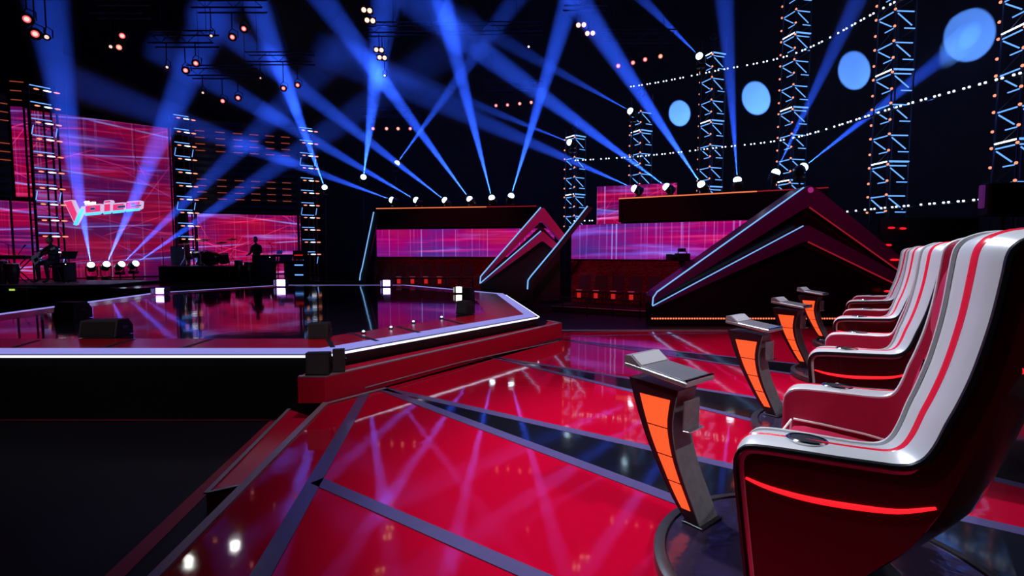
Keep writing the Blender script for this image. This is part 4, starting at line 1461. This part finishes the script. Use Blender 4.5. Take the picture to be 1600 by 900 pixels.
# =================================================================== STAGE MONITORS AND SPEAKERS
def wedge_monitor(label, px, py, wpx, hpx, z, rz, depth=.32, name='floor_monitor'):
    b0 = G(px, py, z)
    k = b0.y / FPX
    w_, h = wpx * k, hpx * k
    t = thing(name, label, 'speaker', (b0.x, b0.y + depth * .5, z + (.016 if z < .4 else .004)), rz, 'black stage monitors and speakers')
    prof = [(-.5 * depth, 0), (.5 * depth, 0), (.5 * depth, h * .55), (.25 * depth, h), (-.35 * depth, h)]
    obj('cabinet', prism([(-w_ / 2, y, zz) for y, zz in prof], (w_, 0, 0)), M_CASE, t)
    obj('grille', prism([(-w_ * .44, -.5 * depth - .006, h * .08), (w_ * .44, -.5 * depth - .006, h * .08), (w_ * .44, -.37 * depth - .006, h * .92), (-w_ * .44, -.37 * depth - .006, h * .92)], (0, .012, 0)), M_GRILLE, t)
    for s in (-1, 1):
        obj('handle', box((s * (w_ / 2 + .008), 0, h * .5), (.016, depth * .3, h * .14), .005), M_BLACKSAT, t)
    return t


wedge_monitor('black wedge monitor near the left end of the stage', 148, 528, 54, 26, STZ, R(8), .40)
wedge_monitor('black boxy monitor behind the left wedge monitor', 101, 499, 38, 26, STZ, R(-10), .34)
wedge_monitor('small black monitor beside the near stage corner', 495, 530, 30, 24, STZ, R(4), .26)
wedge_monitor('black monitor on the right stage border, nearer of two', 726, 492, 21, 21, STZ, R(-35), .26)
wedge_monitor('black monitor on the right stage border, farther of two', 731, 470, 14, 20, STZ, R(-25), .26)
for lab, px, py, wpx, hpx, rz in (('black speaker on the step below the near stage corner, larger of two', 494, 589, 36, 35, R(6)), ('narrow black speaker on the step right of the larger one', 526, 584, 18, 35, R(16))):
    wedge_monitor(lab, px, py, wpx, hpx, .28, rz, .17, 'corner_speaker')

# =================================================================== AUDIENCE SEATS BEFORE THE STANDS
def seat_chair(label, x, y, z, rz, group, red=True):
    t = thing('audience_chair', label, 'chair', (x, y, z), rz, group)
    obj('seat', box((0, 0, .45), (.46, .44, .07), .02), M_SEAT, t, key='as_seat')
    obj('backrest', prism([(-.21, .20, .50), (.21, .20, .50), (.20, .30, .98), (-.20, .30, .98)], (0, .05, 0)), M_SEAT, t, key='as_back')
    for sx in (-1, 1):
        for sy in (-1, 1):
            bar(t, 'leg', (sx * .2, sy * .19, 0), (sx * .19, sy * .18, .43), .014, M_TRUSS)
    if red:
        obj('red_sign', box((0, -.235, .33), (.13, .02, .17), .004), E_REDSCREEN, t, key='as_red')
        obj('white_tag', box((0, -.235, .50), (.20, .018, .035), .003), M_PIPING, t, key='as_tag')
    return t


tp = thing('seat_platform', 'low dark platform under the seats of the first stand', 'platform', (-2.6, 19.4, LOW))
obj('deck', box((0, 0, .26), (6.2, 1.5, .52), .02), M_BLACK, tp)
obj('nosing', box((0, -.76, .50), (6.2, .03, .03), .005), M_TRIM, tp)
for i, px in enumerate((625, 646, 667, 688, 709, 730)):
    v = Y(px, 420, 19.4)
    seat_chair('dark audience seat before the first stand, %s from left' % ordn[i], v.x, 19.4, LOW + .522, 0, 'audience seats before the first stand', i < 4)
tp2 = thing('seat_platform', 'low dark platform under the seats of the second stand', 'platform')
tp2.matrix_basis = m2 @ Matrix.Translation((2.1, -1.15, 0))
obj('deck', box((0, 0, .10), (4.0, 1.5, .2), .02), M_BLACK, tp2)
obj('nosing', box((0, -.76, .18), (4.0, .03, .03), .005), M_TRIM, tp2)
for i in range(6):
    p = m2 @ Vector((.85 + .58 * i, -1.15, .202))
    t = seat_chair('dark audience seat before the second stand, %s from left' % ordn[i], p.x, p.y, p.z, math.atan2(m2[1][0], m2[0][0]), 'audience seats before the second stand')
mon = thing('red_floor_display', 'small red floor display at the right end of the second seat row', 'display')
mon.matrix_basis = m2 @ Matrix.Translation((3.7, -2.15, 0))
obj('case', box((0, 0, .30), (.42, .2, .36), .02), M_CASE, mon)
obj('picture', box((0, -.106, .32), (.34, .012, .22), .003), E_REDSCREEN, mon)
for sx in (-1, 1):
    obj('leg', box((sx * .15, 0, .065), (.04, .18, .12)), M_BLACK, mon)
# guard rail before the second row
gr = thing('guard_rail', 'low dark guard rail before the second seat row', 'rail')
gr.matrix_basis = m2 @ Matrix.Translation((1.6, -2.6, 0))
for zz in (.55, .30):
    bar(gr, 'rail', (-1.6, 0, zz), (1.6, 0, zz), .02, M_TRUSS)
for xx in (-1.6, -.8, 0, .8, 1.6):
    bar(gr, 'post', (xx, 0, 0), (xx, 0, .55), .018, M_TRUSS)

# =================================================================== TV CAMERA
v = Y(1066, 402, 14.3)
tc_ = thing('tv_camera', 'black television camera standing out against the second stand screen', 'camera', (v.x, v.y, LOW), R(20))
cz = v.z - LOW
obj('body', box((0, 0, cz), (.42, .20, .22), .02), M_BLACK, tc_)
obj('lens', cyl((-.20, 0, cz), (-.42, 0, cz), .075, .09, 14), M_BLACK, tc_, True)
obj('matte_box', box((-.44, 0, cz), (.06, .22, .18), .01), M_BLACK, tc_)
obj('viewfinder', box((-.02, 0, cz + .20), (.20, .12, .10), .01), M_BLACK, tc_)
obj('handle', tube([(-.15, 0, cz + .11), (-.12, 0, cz + .17), (.12, 0, cz + .17), (.15, 0, cz + .11)], .014, 6), M_BLACK, tc_)
obj('pan_bar', tube([(.1, 0, cz - .14), (.45, .1, cz - .28)], .014, 6), M_BLACK, tc_)
obj('head', lathe([(.10, -.22), (.10, -.14), (.06, -.11)], 12, (0, 0, cz)), M_BLACK, tc_, True)
obj('column', cyl((0, 0, .1), (0, 0, cz - .22), .06, .05, 10), M_BLACK, tc_, True)
obj('base', lathe([(.34, .002), (.34, .08), (.12, .14)], 16), M_BLACK, tc_, True)

# =================================================================== BAND
def skin_body(name, pts, edges, material, parent):
    """one continuous figure grown from a skeleton; pts: (x, y, z, radius)"""
    me = bpy.data.meshes.new('figure')
    me.from_pydata([p[:3] for p in pts], edges, [])
    me.materials.append(material)
    o = bpy.data.objects.new(name, me)
    COL.objects.link(o)
    o.parent = parent
    md = o.modifiers.new('skin', 'SKIN')
    md.use_smooth_shade = True
    for i, p in enumerate(pts):
        me.skin_vertices[0].data[i].radius = (p[3], p[3])
        me.skin_vertices[0].data[i].use_root = (i == 0)
    sb_ = o.modifiers.new('sub', 'SUBSURF')
    sb_.levels = sb_.render_levels = 1
    return o


def hand(parent, wrist, direc, up, material=M_SKIN):
    """palm, four bent fingers of unequal length and a thumb from the side"""
    w_, d_, u = Vector(wrist), Vector(direc).normalized(), Vector(up).normalized()
    s = d_.cross(u).normalized()
    pts = [(*w_, .022), (*(w_ + d_ * .05), .032), (*(w_ + d_ * .085), .030)]
    ed_ = [(0, 1), (1, 2)]
    for i, (o_, ln) in enumerate(((-.028, .07), (-.009, .08), (.010, .075), (.028, .058))):
        b_ = w_ + d_ * .088 + s * o_
        k = len(pts)
        pts += [(*b_, .010), (*(b_ + d_ * ln * .55 - u * .012), .009), (*(b_ + d_ * ln * .8 - u * .04), .008)]
        ed_ += [(2, k), (k, k + 1), (k + 1, k + 2)]
    b_ = w_ + d_ * .035 - s * .03
    k = len(pts)
    pts += [(*b_, .012), (*(b_ - s * .03 + d_ * .03), .010), (*(b_ - s * .035 + d_ * .06 - u * .015), .009)]
    ed_ += [(1, k), (k, k + 1), (k + 1, k + 2)]
    return skin_body('hand', pts, ed_, material, parent)


def head(parent, c, rz=0.0):
    c = Vector(c)
    mt = Matrix.Translation(c) @ Matrix.Rotation(rz, 4, 'Z')
    rings = []
    for z, rx, ry, oy in ((-.13, .030, .035, -.02), (-.115, .045, .05, -.025), (-.07, .062, .075, -.015), (-.02, .070, .088, -.005), (.03, .074, .095, .0), (.075, .068, .086, .005), (.11, .045, .058, .01), (.125, .015, .02, .01)):
        rings.append([(rx * math.cos(2 * PI * k / 14), oy + ry * math.sin(2 * PI * k / 14), z) for k in range(14)])
    hd = obj('head', loft(rings, True, True), M_SKIN, parent, True, mtx=mt)
    obj('nose', loft([[(-.006, -.088, .01), (.006, -.088, .01), (0, -.094, .012)], [(-.014, -.088, -.03), (.014, -.088, -.03), (0, -.116, -.026)], [(-.006, -.086, -.036), (.006, -.086, -.036), (0, -.098, -.036)]], True, True), M_SKIN, hd)
    obj('mouth', box((0, -.084, -.062), (.045, .012, .010), .003), M_LIP, hd)
    for s in (-1, 1):
        obj('eye', ball((s * .03, -.082, .012), .011, 8, 6), M_PIPING, hd, True)
        obj('ear', ball((s * .074, .012, -.005), .024, 8, 6, (.4, .8, 1.2)), M_SKIN, hd, True)
    rings = []
    for z, r, oy in ((-.06, .05, .045), (-.02, .082, .026), (.03, .086, .020), (.08, .082, .014), (.12, .058, .014), (.14, .02, .015)):
        rings.append([(r * .95 * math.cos(2 * PI * k / 14), oy + r * 1.08 * math.sin(2 * PI * k / 14), z) for k in range(14)])
    obj('hair', loft(rings, True, True), M_HAIR, hd, True)
    return hd


M_LIP = mat('lip', (.20, .06, .05), .5)
M_HAIR = mat('dark_hair', (.012, .009, .008), .6)
BZ = STZ - .02

# standing musician
v = Y(401, 410, 22.4)
p1_ = thing('person', 'person standing in dark clothes before the band screen, arms lowered to an instrument', 'person', (v.x, v.y, BZ + .001), R(-15))
sk = [(0, 0, .95, .15), (0, .01, 1.12, .14), (0, .02, 1.30, .17), (0, .02, 1.45, .12), (0, .0, 1.53, .055), (0, -.01, 1.60, .05),
      (-.20, .02, 1.42, .075), (-.27, -.02, 1.16, .055), (-.20, -.24, 1.06, .042), (.20, .02, 1.42, .075), (.27, -.02, 1.16, .055), (.18, -.26, 1.08, .042),
      (-.10, 0, .90, .12), (-.12, -.02, .50, .08), (-.13, .03, .10, .055), (-.14, -.10, .045, .045), (-.14, -.19, .035, .035),
      (.10, 0, .90, .12), (.12, -.02, .50, .08), (.13, .03, .10, .055), (.14, -.10, .045, .045), (.14, -.19, .035, .035)]
eg = [(0, 1), (1, 2), (2, 3), (3, 4), (4, 5), (3, 6), (6, 7), (7, 8), (3, 9), (9, 10), (10, 11), (0, 12), (12, 13), (13, 14), (14, 15), (15, 16), (0, 17), (17, 18), (18, 19), (19, 20), (20, 21)]
skin_body('body', sk, eg, M_CLOTH, p1_)
head(p1_, (0, -.03, 1.72), R(20))
hand(p1_, (-.20, -.25, 1.06), (.3, -1, -.1), (0, 0, 1))
hand(p1_, (.18, -.27, 1.08), (-.3, -1, -.1), (0, 0, 1))

# seated guitarist on the dark riser at the far left
RZ = .55
lr = thing('band_riser', 'low black riser under the guitarist at the far left', 'riser', (-16.3, 18.4, BZ))
obj('deck', box((0, 0, (RZ - BZ) / 2), (5.6, 2.6, RZ - BZ), .015), M_BLACK, lr)
obj('nosing', box((0, -1.31, RZ - BZ - .02), (5.6, .02, .03)), M_TRIM, lr)
v = Y(80, 405, 18.2)
st_ = thing('stool', 'round black stool under the guitarist', 'stool', (v.x, v.y + .1, RZ))
obj('seat', lathe([(.17, .52), (.19, .54), (.19, .575), (.16, .59)], 18), M_SEAT, st_, True)
for k in range(3):
    a = 2 * PI * k / 3
    bar(st_, 'leg', (.22 * math.cos(a), .22 * math.sin(a), .016), (.10 * math.cos(a), .10 * math.sin(a), .53), .014, M_TRUSS)
p2_ = thing('person', 'person in dark clothes seated with a white guitar at the far left', 'person', (v.x, v.y, RZ), R(-8))
sk = [(0, .10, .77, .16), (0, .10, .92, .15), (0, .06, 1.10, .17), (0, .04, 1.24, .12), (0, .02, 1.32, .055), (0, -.01, 1.38, .05),
      (-.21, .04, 1.21, .075), (-.30, -.08, .98, .055), (-.14, -.30, .86, .042), (.21, .04, 1.21, .075), (.33, -.12, 1.00, .055), (.28, -.34, 1.02, .042),
      (-.11, .06, .72, .12), (-.15, -.36, .66, .085), (-.15, -.34, .14, .055), (-.15, -.46, .05, .045), (-.15, -.55, .045, .035),
      (.11, .06, .72, .12), (.17, -.34, .66, .085), (.19, -.30, .14, .055), (.20, -.42, .05, .045), (.20, -.51, .045, .035)]
skin_body('body', sk, eg, M_CLOTH, p2_)
head(p2_, (0, -.03, 1.50), R(-10))
hand(p2_, (-.14, -.31, .86), (.4, -.6, -.3), (0, -.4, .8))
hand(p2_, (.28, -.35, 1.02), (.1, -.8, .4), (-.6, 0, .6))
gt = thing('electric_guitar', 'white electric guitar held by the seated guitarist', 'guitar', (v.x - .12, v.y - .42, RZ + .86), R(-8))
q = Matrix.Rotation(R(-28), 4, 'Y')
bo = smooth_curve([(-.22, 0, 0), (-.20, 0, .13), (-.08, 0, .16), (.02, 0, .11), (.14, 0, .17), (.17, 0, .12), (.08, 0, .03), (.08, 0, -.04), (.19, 0, -.12), (.14, 0, -.16), (.02, 0, -.11), (-.08, 0, -.16), (-.20, 0, -.13), (-.22, 0, 0)], 3)[:-1]
gb = obj('body', moved(prism(bo, (0, .045, 0)), q), M_GUITAR, gt)
obj('neck', moved(box((.36, .01, 0), (.58, .025, .05), .005), q), M_BRASS, gt)
obj('headstock', moved(prism([(.64, -.002, -.03), (.80, -.002, -.06), (.82, -.002, .0), (.66, -.002, .035)], (0, .02, 0)), q), M_GUITAR, gt)
obj('pickguard', moved(box((-.04, -.004, -.03), (.18, .006, .12), .002), q), M_BLACKSAT, gt)
obj('strap', tube([(-.2, .06, -.06), (-.15, .30, .30), (.05, .42, .40), (.22, .10, .08)], .018, 6), M_BLACK, gt)

# keyboard on a stand left of the guitarist
v = Y(24, 402, 17.85)
kb = thing('keyboard', 'black keyboard on a crossed stand left of the guitarist', 'keyboard', (v.x, v.y, RZ), R(6))
hz = v.z - RZ
obj('case', box((0, 0, hz), (.9, .34, .13), .02), M_BLACK, kb)
obj('key_row', box((0, -.08, hz + .07), (.84, .16, .015), .003), M_PIPING, kb)
for s in (-1, 1):
    bar(kb, 'leg', (s * .4, -.12, .022), (-s * .4, -.12, hz - .07), .02, M_BLACK)
    bar(kb, 'leg', (s * .4, .12, .022), (-s * .4, .12, hz - .07), .02, M_BLACK)
bar(kb, 'microphone_boom', (.0, .1, hz + .06), (.28, .0, hz + .36), .012, M_BLACK)
obj('microphone', cyl((.28, 0, hz + .36), (.36, -.02, hz + .42), .018, .03, 10), M_BLACK, kb, True)


def conga(label, x, y, z, h, r, group):
    t = thing('conga_drum', label, 'drum', (x, y, z), 0, group)
    obj('shell', lathe([(r * .72, .002), (r * .85, h * .2), (r * 1.08, h * .6), (r, h * .97)], 18), M_DRUM, t, True)
    obj('head', lathe([(r * 1.0, h * .965), (r * 1.0, h * .99), (r * .4, h)], 18), M_PIPING, t, True)
    obj('rim', lathe([(r * 1.02, h * .93), (r * 1.06, h * .94), (r * 1.06, h * .96), (r * 1.02, h * .97)], 18), M_CHROME, t, True)
    return t


for i, (px, d_, h) in enumerate(((2, 17.35, .80), (20, 17.35, .70))):
    v = Y(px, 420, d_)
    conga('dark conga drum at the far left edge, %s one' % ('outer', 'inner')[i], v.x, v.y, RZ, h, .17, 'conga drums at the far left')
v = Y(18, 453, 16.5)
am = thing('rack_unit', 'black rack unit with a small green meter at the far left', 'equipment', (v.x, v.y, LOW), 0)
obj('case', box((0, .25, .40), (.9, .4, .80), .02), M_CASE, am)
obj('meter', box((-.03, .045, v.z - LOW), (.18, .012, .06), .002), E_GREEN, am)

# drum riser and kit
v0, v1 = Y(247, 416, 21.2), Y(358, 416, 21.2)
dr = thing('drum_riser', 'black riser box under the drum kit', 'riser', ((v0.x + v1.x) / 2, 22.4, BZ + .001))
dw, dh = v1.x - v0.x, v0.z - BZ
obj('deck', box((0, 0, dh / 2), (dw, 2.4, dh), .015), M_BLACKSAT, dr)
obj('nosing', box((0, -1.215, dh - .02), (dw, .02, .03)), M_TRIM, dr)
DZ = BZ + dh + .002


def drum(label, px, py, d_, r, h, axis, name='drum', group='drums of the kit'):
    v = Y(px, py, d_)
    t = thing(name, label, 'drum', (v.x, v.y, DZ), 0, group)
    zc = max(v.z - DZ, r if axis == 'y' else h / 2 + .05)
    if axis == 'y':
        zc = r + .02
        mt = Matrix.Translation((0, 0, zc)) @ Matrix.Rotation(R(90), 4, 'X')
    else:
        mt = Matrix.Translation((0, 0, zc)) @ Matrix.Rotation(R(14), 4, 'X')
    obj('shell', lathe([(r, -h / 2), (r, h / 2)], 22), M_DRUM, t, True, mtx=mt)
    obj('head', lathe([(r * .98, h / 2), (r * .97, h / 2 + .008), (.01, h / 2 + .009)], 22), M_SEAT if axis == 'y' else M_PIPING, t, True, mtx=mt)
    obj('hoop', lathe([(r * 1.01, h / 2 - .02), (r * 1.05, h / 2 - .02), (r * 1.05, h / 2 + .012), (r * .98, h / 2 + .012)], 22), M_CHROME, t, True, mtx=mt)
    if axis == 'y':
        for s in (-1, 1):
            bar(t, 'spur', (s * r * .7, -h * .3, r * .5), (s * (r + .12), -h * .5, .01), .012, M_CHROME)
    else:
        for k in range(3):
            a = 2 * PI * k / 3 + .5
            bar(t, 'leg', (r * 1.02 * math.cos(a), r * 1.02 * math.sin(a), .01), (r * 1.02 * math.cos(a), r * 1.02 * math.sin(a), zc), .010, M_CHROME)
    return t


drum('large bass drum at the front of the drum kit', 330, 404, 22.0, .29, .42, 'y', 'bass_drum')
drum('left tom drum beside the bass drum', 306, 398, 22.3, .17, .20, 'z', 'tom_drum')
drum('snare drum left of the toms', 295, 402, 22.6, .18, .16, 'z', 'snare_drum')
drum('floor tom drum at the right of the kit', 350, 404, 22.4, .20, .40, 'z', 'floor_tom')
for i, (px, py, d_, r) in enumerate(((288, 381, 22.3, .24), (318, 375, 22.8, .27), (346, 379, 23.0, .25), (362, 374, 22.6, .22))):
    v = Y(px, py, d_)
    t = thing('cymbal', 'brass cymbal on a stand over the drum kit, %s from left' % ordn[i], 'cymbal', (v.x, v.y, DZ), 0, 'cymbals of the drum kit')
    zc = v.z - DZ
    obj('plate', lathe([(r, -.012), (r * .6, .006), (r * .2, .014), (r * .16, .035), (.012, .04)], 22), M_BRASS, t, True, mtx=Matrix.Translation((0, 0, zc)) @ Matrix.Rotation(R(12), 4, 'X'))
    bar(t, 'pole', (0, 0, .2), (0, 0, zc + .05), .011, M_CHROME)
    for k in range(3):
        a = 2 * PI * k / 3 + i
        bar(t, 'leg', (0, 0, .35), (.2 * math.cos(a), .2 * math.sin(a), .008), .010, M_CHROME)
v = Y(255, 396, 21.6)
t = thing('microphone_stand', 'thin black microphone stand at the left end of the drum riser', 'stand', (v.x, v.y, DZ))
obj('foot', lathe([(.14, .002), (.14, .015), (.03, .03)], 16), M_BLACK, t, True)
bar(t, 'pole', (0, 0, .02), (0, 0, 1.05), .012, M_BLACK)
obj('microphone', cyl((0, 0, 1.05), (0, -.02, 1.18), .016, .028, 10), M_BLACK, t, True)
for i, (px, h) in enumerate(((373, .85), (388, .78))):
    v = Y(px, 420, 21.5)
    conga('dark conga drum right of the drum kit, %s one' % ('left', 'right')[i], v.x, v.y, BZ, h, .16, 'conga drums beside the standing person')
# keyboard rig right of the standing musician
v = Y(445, 398, 23.0)
kr = thing('keyboard', 'two-tier keyboard rig before the right half of the band screen', 'keyboard', (v.x, v.y, BZ), R(-10))
for zz, w_ in ((.72, 1.2), (1.02, 1.0)):
    k_ = obj('keyboard_tier', box((0, 0, zz), (w_, .32, .10), .015), M_BLACK, kr)
    obj('key_row', box((0, -.08, zz + .055), (w_ * .92, .15, .012), .003), M_PIPING, k_)
for s in (-1, 1):
    bar(kr, 'leg', (s * .5, -.1, .005), (s * .42, .1, 1.0), .022, M_BLACK)
    bar(kr, 'leg', (s * .5, .2, .005), (s * .42, .1, 1.0), .022, M_BLACK)
obj('laptop', prism([(-.42, .0, 1.09), (-.14, .0, 1.09), (-.14, .08, 1.27), (-.42, .08, 1.27)], (0, .012, 0)), M_SILVER, kr)
v = Y(470, 415, 22.0)
rk = thing('amplifier_stack', 'tall dark amplifier stack beside the right truss tower', 'amplifier', (v.x, v.y, BZ))
for k in range(3):
    c_ = obj('cabinet', box((0, 0, .21 + .42 * k), (.5, .4, .40), .02), M_CASE, rk)
    obj('front_light', box((0, -.21, .21 + .42 * k), (.36, .012, .05), .003), (E_TUBE, E_TUBE, E_REDSCREEN)[k], c_)

# more dark gear round the drums
def amp(label, px, d_, z, w_, h, rz=0.0):
    v = Y(px, 420, d_)
    t = thing('amplifier', label, 'amplifier', (v.x, v.y, z + .002), rz, 'dark amplifiers of the band')
    obj('cabinet', box((0, 0, h / 2), (w_, .34, h), .02), M_CASE, t)
    obj('grille', box((0, -.172, h * .42), (w_ * .88, .012, h * .74), .004), M_GRILLE, t)
    obj('control_strip', box((0, -.174, h * .90), (w_ * .86, .012, h * .10), .003), M_BLACKSAT, t)
    obj('handle', tube([(-.12, 0, h), (-.10, 0, h + .04), (.10, 0, h + .04), (.12, 0, h)], .012, 6), M_BLACK, t)
    obj('pilot_lamp', ball((w_ * .34, -.184, h * .90), .018, 8, 6), E_WHITELAMP, t, True)
    return t


amp('dark amplifier at the back left of the drum riser', 283, 23.2, DZ, .7, .85)
amp('dark amplifier at the back right of the drum riser', 322, 23.35, DZ, .6, .62)
amp('dark amplifier on the band floor right of the keyboard rig', 456, 24.2, BZ, .6, .8)
amp('dark amplifier behind the standing person', 416, 24.0, BZ, .8, 1.05)
amp('dark amplifier on the riser right of the guitarist', 101, 18.9, RZ, .6, .7)


def music_stand(label, px, py, d_, z, rz=0.0):
    v = Y(px, py, d_)
    t = thing('music_stand', label, 'music stand', (v.x, v.y, z + .001), rz, 'music stands of the band')
    h = v.z - z
    obj('desk', prism([(-.27, -.02, h - .12), (.27, -.02, h - .12), (.27, .10, h + .14), (-.27, .10, h + .14)], (0, .012, 0)), M_BLACK, t)
    obj('ledge', box((0, -.05, h - .12), (.54, .08, .012)), M_BLACK, t)
    bar(t, 'pole', (0, .03, .1), (0, .03, h - .05), .014, M_BLACK)
    for k in range(3):
        a = 2 * PI * k / 3 + .4
        bar(t, 'leg', (0, .03, .2), (.24 * math.cos(a), .03 + .24 * math.sin(a), .008), .010, M_BLACK)
    return t


music_stand('black music stand right of the guitarist', 106, 399, 17.6, RZ)
music_stand('black music stand between the keyboard rig and the amplifier stack', 446, 404, 21.7, BZ)
for i, (px, d_, ht) in enumerate(((275, 21.8, 1.15), (388, 23.9, 1.5), (425, 22.6, 1.4), (14, 18.9, 1.35))):
    v = Y(px, 400, d_)
    zb = (DZ, BZ, BZ, RZ)[i]
    t = thing('microphone_stand', ('black boom microphone stand left of the snare drum', 'black boom microphone stand behind the conga drums', 'black boom microphone stand right of the standing person', 'black boom microphone stand at the far left behind the conga drums')[i], 'stand', (v.x, v.y, zb + .001), i * 1.1)
    for k in range(3):
        a = 2 * PI * k / 3 + .4
        bar(t, 'leg', (0, 0, .12), (.24 * math.cos(a), .24 * math.sin(a), .008), .010, M_BLACK)
    bar(t, 'pole', (0, 0, .1), (0, 0, ht), .012, M_BLACK)
    bar(t, 'boom', (-.2, 0, ht - .08), (.38, 0, ht + .16), .010, M_BLACK)
    obj('microphone', cyl((.38, 0, ht + .16), (.48, 0, ht + .18), .018, .028, 10), M_BLACK, t, True)
